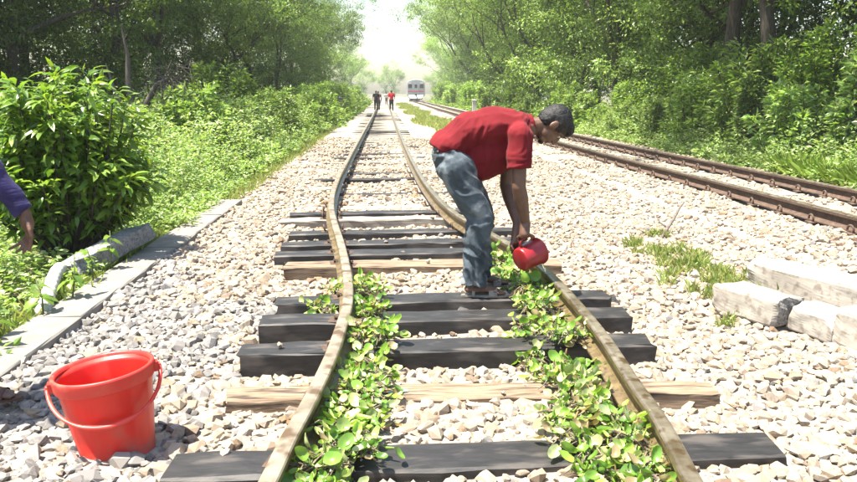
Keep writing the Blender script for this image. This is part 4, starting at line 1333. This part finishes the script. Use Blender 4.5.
# ------------------------------------------------------------------ shrubs
def shrub_parts(seed, R, Hh, cols, nleaf, leaf, nst=26, cone=False, ratio=0.42, big=True, droop=0.25):
    """stems from the base and leaves in rosettes at their ends and along them"""
    r = random.Random(seed)
    wood = MB()
    P0, A0 = [], []
    for i in range(nst):
        a = r.uniform(0, 6.28); u = math.sqrt(r.random())
        top = r.uniform(0.35, 1.0)
        k = (1 - top * 0.85) if cone else math.sqrt(max(0.05, 1 - (top * 1.02 - 0.35) ** 2 * 1.7))
        e0 = Vector((math.cos(a) * R * u * k, math.sin(a) * R * u * k, Hh * top))
        b0 = Vector((math.cos(a) * 0.12 * R, math.sin(a) * 0.12 * R, -0.15))
        m0 = b0.lerp(e0, 0.5) + Vector((math.cos(a), math.sin(a), 0)) * 0.1 * R
        wood.tube([b0, m0, e0], [0.022, 0.014, 0.006], 5, cap=False)
        for t in np.linspace(0.35, 1.0, 9):
            p = m0.lerp(e0, (t - 0.5) * 2) if t > 0.5 else b0.lerp(m0, t * 2)
            P0.append(p[:]); A0.append(t)
    P0 = np.array(P0); A0 = np.array(A0)
    wgt = A0 ** 2; wgt /= wgt.sum()
    idx = rng.choice(len(P0), nleaf, p=wgt)
    out = rng.normal(0, 1, (nleaf, 3)); out[:, 2] = rng.normal(0.25, 0.6, nleaf)
    out = unit(out)
    pos = P0[idx] + out * rng.uniform(0.01, 0.12, (nleaf, 1)) * R
    rad_ = unit(pos * np.array([1, 1, 0]) + 1e-4)
    ax_ = unit(out + rad_ * 0.5 + np.array([0, 0, 0.1]))
    c = pick(cols, nleaf, 0.2)
    return wood, pos, ax_, leaf * rng.uniform(0.65, 1.25, nleaf), c, ratio, droop

def make_shrub_mesh(seed, R, Hh, cols, nleaf, leaf, big=False, **kw):
    wood, pos, ax_, sz, c, ratio, droop = shrub_parts(seed, R, Hh, cols, nleaf, leaf, **kw)
    return wood.mesh('stem', [M['bark']], True), leaf_mesh('foliage', [leaf_batch(pos, ax_, sz, ratio, droop, col=c, big=big)], [M['shrub_leaf']])
SH = [make_shrub_mesh(1, 1.1, 2.0, LIGHTG + PALEG, 3800, 0.17, nst=40),
      make_shrub_mesh(2, 0.8, 2.6, LIGHTG + PALEG, 3400, 0.16, nst=40, cone=True),
      make_shrub_mesh(3, 1.5, 2.6, LIGHTG + PALEG[:1], 5500, 0.17, nst=60),
      make_shrub_mesh(4, 1.0, 1.4, PALEG + LIGHTG, 3200, 0.12, nst=44),
      make_shrub_mesh(5, 1.6, 3.4, MIDG + LIGHTG, 6500, 0.18, nst=70)]
def plant_shrub(k, x, y, s, label, group, z=-0.2):
    r = tag(empty('shrub', (x, y, z), random.uniform(0, 6.28)), label, 'shrub', group)
    r.scale = (s, s, s)
    link('stem', SH[k][0], r); link('foliage', SH[k][1], r)
GL, GR = 'shrubs along the bent track', 'shrubs along the train track'
for i, (k, x, y, s) in enumerate([(0, -4.4, 12.6, .75), (2, -4.3, 17.0, .72), (0, -3.9, 20.5, .80), (2, -3.6, 25, .72), (4, -4.9, 22.5, .75), (3, -3.2, 29, 1.0), (0, -3.4, 34, .9), (2, -3.8, 41, .85), (0, -3.6, 50, 1.0), (2, -3.9, 60, 1.0), (0, -3.6, 74, 1.1), (2, -3.6, 90, 1.0)]):
    plant_shrub(k, x, y, s, 'leafy green shrub among weeds by the bent track, %s from the camera' % ORD[i], GL)
for i, (k, x, y, s) in enumerate([(3, 9.4, 12.6, 1.0), (1, 9.5, 14.2, 1.15), (0, 9.0, 15.8, .95), (4, 10.6, 16.6, .95), (1, 8.9, 17.6, .85), (2, 9.8, 18.6, 1.15), (2, 9.2, 20.8, .9), (0, 8.6, 22.6, .8), (4, 10.3, 24, .95), (3, 8.6, 25.5, 1.0), (2, 9.4, 28, .8), (0, 8.7, 32, .9),
                                  (2, 9.3, 37, .85), (3, 8.4, 43, 1.2), (2, 9.0, 50, .9), (0, 8.4, 60, 1.2), (2, 8.8, 73, 1.1), (0, 8.6, 90, 1.4), (2, 9.0, 110, 1.3)]):
    plant_shrub(k, x, y, s, 'bushy green shrub behind the rusty train track, %s from the camera' % ORD[i], GR)

# the big glossy-leaved bush beside the edging: the 300 leaves that show largest are leaves of their own
wood, pos, ax_, sz, c, ratio, droop = shrub_parts(9, 0.86, 1.62, [(0.110, 0.200, 0.026), (0.145, 0.245, 0.032), (0.085, 0.165, 0.024), (0.185, 0.275, 0.040)], 7500, 0.128, nst=120, ratio=0.36, droop=0.42)
bc = np.array([-3.12, 7.25, 0.06])
# rounder crown: push leaves to the shell
pos[:, 2] = np.clip(pos[:, 2], 0.06, None)
big_bush = tag(empty('bush', bc.tolist()), 'big rounded bush with long glossy drooping leaves beside the edging', 'bush')
wood.build('stem', M['bark'], big_bush, True)
tocam = unit((np.array([0, 0, 1.53]) - (pos + bc)))
shell = np.linalg.norm((pos - np.array([0, 0, 0.8])) / np.array([0.86, 0.86, 0.85]), axis=1)
front = (unit(pos - np.array([0, 0, 0.6])) * tocam).sum(1)
score = shell + 0.6 * front
bigi = set(np.argsort(-score)[:300].tolist())
rest = np.array([i for i in range(len(pos)) if i not in bigi])
fo = link('foliage', leaf_mesh('foliage', [leaf_batch(pos[rest], ax_[rest], sz[rest], ratio, droop, col=c[rest], big=True)], [M['shrub_leaf']]), big_bush)
tag(fo, kind='stuff')
def single_leaf(cc, ratio=0.38, droop=0.3):
    v, l, c_ = leaf_batch(np.zeros((1, 3)), np.array([[1.0, 0, 0]]), np.ones(1), ratio, droop, col=np.array([cc]), big=True)
    return np_mesh('leaf', v, l, np.arange(0, len(l), 3), [M['shrub_leaf']], c_, smooth=True)
LEAVES = [single_leaf(cc) for cc in [(0.115, 0.205, 0.028), (0.150, 0.255, 0.034), (0.090, 0.175, 0.026), (0.195, 0.290, 0.042), (0.165, 0.26, 0.035)]]
for i in sorted(bigi):
    q = Vector(ax_[i]).to_track_quat('X', 'Z')
    o = link('leaf', LEAVES[i % 5], big_bush, pos[i].tolist())
    o.rotation_euler = q.to_euler(); o.scale = (float(sz[i]),) * 3

# ------------------------------------------------------------------ weeds and grass (uncountable)
def weeds_mesh(name, px, py, hmin, hmax, nl, leaf, cols, hfun=None, ratio=0.5):
    n = len(px)
    h = rng.uniform(hmin, hmax, n)
    if hfun is not None:
        h = h * hfun(px, py)
    gz = np.array([ground_h(x, y) for x, y in zip(px, py)])
    pid = np.repeat(np.arange(n), nl)
    m = len(pid)
    t = rng.uniform(0.12, 1.0, m) ** 0.8
    a = rng.uniform(0, 6.28, m)
    leanx, leany = rng.normal(0, 0.22, n), rng.normal(0, 0.22, n)
    spread = rng.uniform(0.03, 0.17, m)
    pos = np.stack([px[pid] + leanx[pid] * h[pid] * t + np.cos(a) * spread, py[pid] + leany[pid] * h[pid] * t + np.sin(a) * spread, gz[pid] + h[pid] * t], 1)
    ax_ = np.stack([np.cos(a), np.sin(a), rng.normal(0.25, 0.4, m)], 1)
    tone = rng.uniform(0.75, 1.25, n)
    c = pick(cols, m, 0.18) * tone[pid][:, None]
    bl = [leaf_batch(pos, ax_, leaf * rng.uniform(0.55, 1.3, m), ratio, col=c)]
    # stems as thin blades
    b0 = np.stack([px, py, gz], 1); tip = np.stack([px + leanx * h, py + leany * h, gz + h], 1)
    bl.append(leaf_batch(b0, tip - b0, np.linalg.norm(tip - b0, axis=1), 0.02, 0.0, 0.0, col=np.tile([[0.13, 0.15, 0.07]], (n, 1))))
    return leaf_mesh(name, bl, [M['weed_leaf']])
def scatter(x0, x1, y0, y1, dens):
    n = int((x1 - x0) * (y1 - y0) * dens)
    return rng.uniform(x0, x1, n), rng.uniform(y0, y1, n)
# bank beside the bent track
def hL(x, y):
    e = np.clip((-2.35 - x) / 1.1, 0.22, 1.0)
    patch = 0.95 + 0.30 * np.sin(x * 2.3 + 1.3 * np.sin(y * 1.1)) * np.sin(y * 1.7 + x * 0.8) + 0.15 * np.sin(y * 4.1 + x * 3.3)
    return e * patch * np.where(y < 8.5, 0.62, 1.0)
x, y = scatter(-7.0, -2.42, 4.2, 13, 26)
k = ~((np.hypot(x + 3.12, y - 7.25) < 0.55))
# a thinner strip right behind the edging where post and pipe lie
k &= ~((x > -2.95) & (y < 7.6) & (rng.random(len(x)) < 0.6))
w1 = link('weeds', weeds_mesh('weeds', x[k], y[k], 0.7, 1.4, 95, 0.066, PALEG + PALEG + LIGHTG, hL)); tag(w1, 'pale green leafy weeds covering the bank by the edging', 'weeds', kind='stuff')
x, y = scatter(-7.5, -2.45, 13, 34, 13)
w2 = link('weeds', weeds_mesh('weeds', x, y, 0.9, 1.7, 70, 0.095, PALEG + PALEG + LIGHTG, hL)); tag(w2, 'pale weeds along the bent track further back', 'weeds', kind='stuff')
def hL2(x, y):
    return np.clip((-1.75 - x) / 1.1, 0.25, 1.0)
x, y = scatter(-5.5, -1.95, 34, 120, 3.2)
w3 = link('weeds', weeds_mesh('weeds', x, y, 0.8, 1.5, 28, 0.24, MIDG + LIGHTG, hL2)); tag(w3, 'distant green verge beside the bent track', 'weeds', kind='stuff')
# bank beyond the train track
def hR(x, y):
    return np.clip((x - 7.5) / 1.3, 0.25, 1.0)
x, y = scatter(7.75, 11.5, 9, 30, 15)
w4 = link('weeds', weeds_mesh('weeds', x, y, 0.55, 1.35, 64, 0.095, PALEG + LIGHTG[:2], hR)); tag(w4, 'bright green weeds on the bank behind the train track', 'weeds', kind='stuff')
x, y = scatter(7.5, 11.5, 30, 130, 3.4)
w5 = link('weeds', weeds_mesh('weeds', x, y, 0.6, 1.5, 26, 0.25, LIGHTG + MIDG, hR)); tag(w5, 'distant bright verge behind the train track', 'weeds', kind='stuff')

def grass_mesh(name, px, py, hmin, hmax, cols, width=0.1, zf=bed_h):
    n = len(px)
    h = rng.uniform(hmin, hmax, n)
    z = np.array([zf(a, b) for a, b in zip(px, py)])
    pos = np.stack([px, py, z], 1)
    ax_ = np.stack([rng.normal(0, 0.42, n), rng.normal(0, 0.42, n), np.ones(n)], 1)
    v, l, c = leaf_batch(pos, ax_, h, width, 0.25, 0.1, col=pick(cols, n, 0.2))
    return np_mesh(name, v, l, np.arange(0, len(l), 3), [M['grass']], c)
GR_C = [(0.22, 0.29, 0.085), (0.27, 0.32, 0.11), (0.19, 0.26, 0.07), (0.35, 0.34, 0.17)]
# small patch by the concrete blocks
px, py = [], []
for (cx, cy, rx, ry, nn) in [(2.62, 6.75, 0.28, 0.35, 900), (2.72, 6.1, 0.30, 0.5, 1700), (2.62, 5.5, 0.24, 0.35, 1300), (2.48, 5.12, 0.16, 0.16, 350), (2.40, 4.62, 0.10, 0.12, 160), (3.02, 5.9, 0.2, 0.2, 250), (2.95, 7.5, 0.1, 0.14, 160)]:
    # tufts inside the patch
    for t in range(max(3, nn // 70)):
        tx, ty = rng.normal(cx, rx * 0.6), rng.normal(cy, ry * 0.6)
        px.append(rng.normal(tx, 0.035, 38)); py.append(rng.normal(ty, 0.035, 38))
gr = link('grass', grass_mesh('grass', np.concatenate(px), np.concatenate(py), 0.04, 0.13, GR_C)); tag(gr, 'thin grass patch in the ballast by the concrete blocks', 'grass', kind='stuff')
# strip between the tracks far off, and fringes
px, py = rng.uniform(1.5, 3.7, 16000), rng.uniform(21, 110, 16000)
kk = (np.abs(px - 2.55) < 0.75 + 0.35 * np.sin(py * 0.35)) & ((py > 30) | (rng.random(len(py)) < (py - 21) / 12))
gr2 = link('grass', grass_mesh('grass', px[kk], py[kk], 0.10, 0.28, GR_C, width=0.2)); tag(gr2, 'green grass strip running between the two tracks', 'grass', kind='stuff')
px, py = rng.uniform(8.0, 9.3, 16000), rng.uniform(10.0, 14.6, 16000)
gr3 = link('grass', grass_mesh('grass', px, py, 0.25, 0.62, [(0.24, 0.34, 0.06), (0.21, 0.31, 0.055)], width=0.03, zf=ground_h)); tag(gr3, 'tall bright grass clump behind the rusty rails', 'grass', kind='stuff')
px = np.concatenate([rng.normal(-2.50, 0.06, 1100), rng.normal(-2.3, 0.10, 3500)]); py = np.concatenate([rng.uniform(4.0, 10.5, 1100), rng.uniform(10.5, 34, 3500)])
gr4 = link('grass', grass_mesh('grass', px, py, 0.05, 0.17, GR_C)); tag(gr4, 'sparse low grass fringe along the edging', 'grass', kind='stuff')

# young broad-leaved plants right behind the edging
def seedling(loc, h, nl, leaf, label, seed):
    r = random.Random(seed)
    t = tag(empty('young_plant', loc), label, 'plant', 'young plants behind the edging')
    mb = MB(); top = Vector((r.uniform(-0.05, 0.05), r.uniform(-0.05, 0.05), h))
    mb.tube([(0, 0, -0.1), top * 0.5 + Vector((0.02, 0, 0)), top], [0.008, 0.006, 0.003], 6)
    mb.build('stem', M['stem'], t, True)
    for i in range(nl):
        a = i * 2.4 + r.uniform(-0.3, 0.3); k = r.uniform(0.35, 1.0)
        d = Vector((math.cos(a), math.sin(a), r.uniform(-0.5, 0.4)))
        o = link('leaf', LEAVES[(i + seed) % 5], t, top * k)
        o.rotation_euler = d.to_track_quat('X', 'Z').to_euler()
        s = leaf * r.uniform(0.7, 1.2); o.scale = (s, s * 1.25, s)
seedling((-2.40, 5.05, 0.0), 0.26, 8, 0.14, 'young plant with a few drooping dark leaves by the white pipe', 1)
seedling((-2.38, 5.45, 0.0), 0.34, 9, 0.12, 'slender young plant in front of the white pipe', 2)
seedling((-2.40, 5.95, 0.0), 0.30, 8, 0.11, 'small leafy sprout between pipe end and broken post', 3)
seedling((-2.55, 4.55, -0.05), 0.32, 9, 0.20, 'low plant with big bluish green leaves at the frame edge', 4)
seedling((-2.46, 4.35, -0.05), 0.22, 7, 0.18, 'low dark plant closest to the bystander', 5)
seedling((-2.42, 6.35, 0.0), 0.36, 10, 0.10, 'upright sprout beside the broken concrete post', 6)

# ------------------------------------------------------------------ water hyacinth heaped against the rails
M['hyacinth'] = leaf_mat('hyacinth_leaf', trans=0.35, rough=0.35, objvar=0.30, spec=0.5)
M['root'] = surf('muddy_roots', (0.11, 0.085, 0.055), (0.30, 0.25, 0.17), 20, 0.9, 0.5, 0.006)
def hya_leaf(seed, cc):
    r = random.Random(seed)
    v, f = [], []
    # bulbous stalk
    k = 6
    st = [(0, 0, 0, 0.006), (0.015, 0, 0.022, 0.0105), (0.022, 0, 0.045, 0.009), (0.03, 0.0, 0.07, 0.0045)]
    for (x, y, z, rr_) in st:
        for q in range(k):
            a = 6.283 * q / k
            v.append((x + rr_ * math.cos(a), y + rr_ * math.sin(a), z))
    for i in range(len(st) - 1):
        for q in range(k):
            a, b = i * k + q, i * k + (q + 1) % k
            f.append((a, b, b + k, a + k))
    ns = len(v)
    # rounded cupped blade
    c0 = len(v); bx, bz = 0.03, 0.07
    tilt = r.uniform(0.2, 0.9)
    rings = [(0.5, 0.0), (1.0, 0.012)]
    ctr = 0.042
    def pt(px_, py_, pz_):
        return (bx + px_ * math.cos(tilt) - pz_ * math.sin(tilt), py_, bz + px_ * math.sin(tilt) + pz_ * math.cos(tilt))
    v.append(pt(ctr, 0, -0.006))
    m = 12
    for (q, up_) in rings:
        for j in range(m):
            a = 6.283 * j / m
            rx = 0.044 * q * (1 + 0.10 * math.cos(a)) * r.uniform(0.93, 1.05); ry = 0.043 * q * r.uniform(0.93, 1.05)
            v.append(pt(ctr + rx * math.cos(a), ry * math.sin(a), up_ + r.uniform(-0.004, 0.006) * q))
    for j in range(m):
        f.append((c0, c0 + 1 + j, c0 + 1 + (j + 1) % m))
        f.append((c0 + 1 + j, c0 + 1 + m + j, c0 + 1 + m + (j + 1) % m, c0 + 1 + (j + 1) % m))
    L_ = [i for fc in f for i in fc]; st_, acc = [], 0
    for fc in f:
        st_.append(acc); acc += len(fc)
    C = np.tile(np.array([cc]), (len(v), 1)); C[:ns] *= np.array([1.15, 1.05, 0.9])
    return np_mesh('leaf', np.array(v), L_, st_, [M['hyacinth']], C, smooth=True)
HYA = [hya_leaf(i, cc) for i, cc in enumerate([(0.17, 0.31, 0.045), (0.23, 0.37, 0.060), (0.12, 0.24, 0.040), (0.29, 0.40, 0.12), (0.15, 0.28, 0.045), (0.33, 0.40, 0.20), (0.21, 0.35, 0.05), (0.09, 0.19, 0.035), (0.30, 0.24, 0.13), (0.42, 0.46, 0.22), (0.36, 0.44, 0.15)])]
def root_mesh(seed):
    r = random.Random(seed); mb = MB()
    for i in range(16):
        a = r.uniform(0, 6.28); L_ = r.uniform(0.05, 0.12)
        p0 = Vector((r.uniform(-.03, .03), r.uniform(-.03, .03), r.uniform(0.0, 0.05)))
        p2 = p0 + Vector((math.cos(a) * L_, math.sin(a) * L_, r.uniform(-0.05, 0.03)))
        mb.tube([p0, p0.lerp(p2, 0.5) + Vector((0, 0, r.uniform(0, 0.03))), p2], [0.006, 0.005, 0.002], 4, cap=False)
    return mb.mesh('roots', [M['root']])
ROOTS = [root_mesh(i) for i in range(5)]
r_ = random.Random(42)
def hyacinth(x, y, z, s, label, group):
    t = tag(empty('water_hyacinth', (x, y, z), r_.uniform(0, 6.28)), label, 'plant', group)
    link('roots', r_.choice(ROOTS), t, (0, 0, 0.01), (0, 0, 0), (s, s, s))
    nl = r_.choice((12, 13, 14, 15))
    for i in range(nl):
        a = i * 2.4 + r_.uniform(-0.5, 0.5)
        rr_ = r_.uniform(0.0, 0.075)
        o = link('leaf', r_.choice(HYA), t, (rr_ * math.cos(a * 1.7), rr_ * math.sin(a * 1.7), 0.005 + 0.03 * r_.random()))
        o.rotation_euler = (r_.uniform(-0.9, 0.9), r_.uniform(-0.5, 1.2), a)
        q = s * (r_.uniform(0.42, 0.75) if i % 4 else r_.uniform(0.75, 1.0)); o.scale = (q * r_.uniform(0.85, 1.15), q * r_.uniform(0.55, 1.0), q * r_.uniform(0.8, 1.3))
HY_AT = [(2.75, 'at the partly buried charcoal sleeper'), (3.25, 'in front of the brown split sleeper'), (3.70, 'just past the brown split sleeper'), (4.25, 'at the longest thick black sleeper'),
         (4.72, 'between two thick black sleepers'), (5.15, "beside the man's sandals"), (9.9, 'beyond the bending man')]
def hy_label(rail, y):
    return 'green water hyacinth inside the %s rail, %s' % (rail, next(w for (lim, w) in HY_AT if y < lim))
yy = 2.2
while yy < 5.55:
    wdt = 0.21 if yy < 3.3 else (0.16 if yy < 4.6 else 0.12)
    for q in range(4 if yy < 3.2 else 3):
        x_ = rail_x(PA, yy) + 0.085 + r_.uniform(0, 1) ** 1.2 * wdt
        zt = in_sleeper(x_, yy, 0.02)
        hyacinth(x_, yy + r_.uniform(-0.06, 0.06), max(bed_h(x_, yy) + 0.03, (zt or 0)) + 0.025, r_.uniform(0.62, 0.92), hy_label('dusty tan', yy), 'water hyacinth along the tan rail')
    yy += 0.125
for (x_, y_) in ((-0.44, 4.78), (-0.40, 4.70), (-0.47, 4.86), (-0.38, 5.25)):
    hyacinth(x_, y_, 0.06, 0.8, 'small hyacinth clump on the outer side of the tan rail', 'water hyacinth outside the tan rail')
yy = 2.15
while yy < 6.1:
    wdt = 0.34 if yy < 3.0 else (0.31 if yy < 4.3 else 0.24)
    for q in range(4 if yy < 3.2 else 3):
        x_ = rail_x(PB, yy) - 0.09 - r_.uniform(0, 1) ** 1.3 * wdt
        if 0.40 < x_ < 0.93 and 4.5 < yy < 5.4:
            x_ = r_.uniform(0.93, 1.08)
        zt = in_sleeper(x_, yy, 0.02)
        hyacinth(x_, yy + r_.uniform(-0.06, 0.06), max(bed_h(x_, yy) + 0.03, (zt or 0)) + 0.025, r_.uniform(0.62, 0.92), hy_label('wet brown', yy), 'water hyacinth along the brown rail')
    yy += 0.125

# ------------------------------------------------------------------ train
M['silver'] = surf('train_silver', (0.36, 0.39, 0.45), (0.44, 0.47, 0.53), 2, 0.5, 0.05, 0.005, metal=0.1)
M['train_roof'] = surf('train_roof_grey', (0.24, 0.26, 0.29), (0.32, 0.34, 0.37), 2, 0.7, 0.05, 0.005)
M['train_red'] = surf('train_red_band', (0.50, 0.06, 0.09), (0.56, 0.08, 0.11), 2, 0.5, 0)
M['train_dark'] = surf('train_underside', (0.025, 0.025, 0.028), (0.05, 0.05, 0.055), 4, 0.8, 0.1, 0.01)
M['glass'] = surf('dark_glass', (0.02, 0.025, 0.03), (0.04, 0.045, 0.05), 1, 0.12, 0)
M['lamp'] = surf('lamp_glass', (0.75, 0.75, 0.7), (0.8, 0.8, 0.76), 3, 0.2, 0)
tr = tag(empty('train', (5.48, 128, 0.23), rad(-1.7)), 'silver passenger train with a red band approaching on the far track', 'train')
W2, ZF, ZR = 1.55, 0.75, 3.62
sec = [(-W2 * .92, ZF), (-W2, 1.0), (-W2, 2.7), (-W2 * .96, 3.05), (-W2 * .78, 3.38), (-W2 * .4, 3.57), (0, ZR), (W2 * .4, 3.57), (W2 * .78, 3.38), (W2 * .96, 3.05), (W2, 2.7), (W2, 1.0), (W2 * .92, ZF)]
def car_body(y0, L_, nose, name):
    st = [(0.0, 0.93), (0.06, 0.985), (0.25, 1.0)] if nose else [(0.0, 1.0)]
    st += [(L_, 1.0)]
    v, f, mi = [], [], []
    n = len(sec)
    for (yo, k) in st:
        for (x, z) in sec:
            v.append((x * k, y0 + yo, 2.0 + (z - 2.0) * k))
    for i in range(len(st) - 1):
        for j in range(n - 1):
            f.append((i * n + j + 1, i * n + j, (i + 1) * n + j, (i + 1) * n + j + 1)); mi.append(1 if 3 <= j <= 8 else 0)
    f.append(tuple(range(n))); mi.append(0); f.append(tuple(range((len(st) - 1) * n, len(st) * n))[::-1]); mi.append(0)
    return link(name, py_mesh(name, v, f, [M['silver'], M['train_roof']], False, mi), tr)
for ci_, y0 in enumerate((0, 20.8)):
    cb = car_body(y0, 20.0, ci_ == 0, 'coach_body')
    for sx in (-1, 1):
        for j in range(9):
            mb = MB(); mb.box((sx * (W2 + 0.004), y0 + 2.4 + j * 1.9, 2.25), (0.03, 1.15, 0.75)); mb.build('window', M['glass'], cb)
        mb = MB(); mb.box((sx * (W2 + 0.002), y0 + 10.1, 1.62), (0.02, 19.4, 0.22)); mb.build('red_band', M['train_red'], cb)
    for by in (3.0, 17.0):
        bo = MB(); bo.box((0, y0 + by, 0.55), (2.0, 2.8, 0.28)); bo = bo.build('bogie', M['train_dark'], cb)
for by in (1.9, 4.1, 15.9, 18.1):
    for sx in (-0.62, 0.62):
        mb = MB(); mb.tube([(sx - 0.06, by, 0.40), (sx + 0.06, by, 0.40)], 0.40, 20); mb.build('wheel', M['train_dark'], tr, False)
mb = MB()
mb.add([(-1.32, -0.03, 0.98), (1.32, -0.03, 0.98), (0.95, -0.42, 0.38), (-0.95, -0.42, 0.38), (-1.32, 0.3, 0.98), (1.32, 0.3, 0.98), (0.95, 0.1, 0.38), (-0.95, 0.1, 0.38)],
       [(0, 3, 2, 1), (4, 5, 6, 7), (0, 4, 7, 3), (1, 2, 6, 5), (3, 7, 6, 2), (0, 1, 5, 4)])
mb.build('cowcatcher', M['silver'], tr)
mb = MB(); mb.box((0, 0.6, 0.35), (2.2, 1.4, 0.3)); mb.build('underframe', M['train_dark'], tr)
mb = MB(); mb.tube([(0, -0.02, 1.02), (0, -0.55, 1.02)], 0.09, 10); mb.box((0, -0.62, 1.02), (0.35, 0.18, 0.3)); mb.build('coupler', M['train_dark'], tr)
for sx in (-1, 1):
    mb = MB(); mb.box((sx * 0.98, -0.014, 2.45), (0.62, 0.03, 0.62)); w_ = mb.build('cab_window', M['glass'], tr)
    mb = MB(); mb.box((sx * 1.02, -0.03, 2.98), (0.46, 0.05, 0.16)); mb.build('headlight', M['lamp'], tr)
    mb = MB(); mb.box((sx * 0.86, -0.018, 1.60), (1.0, 0.03, 0.20)); mb.build('red_band', M['train_red'], tr)
    mb = MB(); mb.tube([(sx * 0.42, -0.05, 1.1), (sx * 0.42, -0.05, 2.9)], 0.025, 8); mb.build('handrail', M['silver'], tr)
mb = MB(); mb.box((0, -0.02, 2.05), (0.72, 0.035, 1.95)); dr = mb.build('door', M['silver'], tr)
mb = MB(); mb.box((0, -0.045, 2.45), (0.42, 0.02, 0.6)); mb.build('window', M['glass'], dr)
mb = MB(); mb.box((0, -0.045, 1.60), (0.70, 0.02, 0.20)); mb.build('red_band', M['train_red'], dr)

# ------------------------------------------------------------------ air
hb = MB(); hb.box((0, 155, 12.6), (130, 330, 27.2))
hz = hb.build('haze', [], None)
mh = bpy.data.materials.new('haze_air'); mh.use_nodes = True
nt = mh.node_tree
for nd in list(nt.nodes):
    if nd.type != 'OUTPUT_MATERIAL':
        nt.nodes.remove(nd)
pv = nt.nodes.new('ShaderNodeVolumePrincipled')
pv.inputs['Color'].default_value = (0.90, 0.95, 1.0, 1)
pv.inputs['Density'].default_value = 0.0005
pv.inputs['Anisotropy'].default_value = 0.2
nt.links.new(pv.outputs[0], nt.nodes['Material Output'].inputs['Volume'])
hz.data.materials.append(mh)
tag(hz, kind='stuff')
S.cycles.volume_max_steps = 64
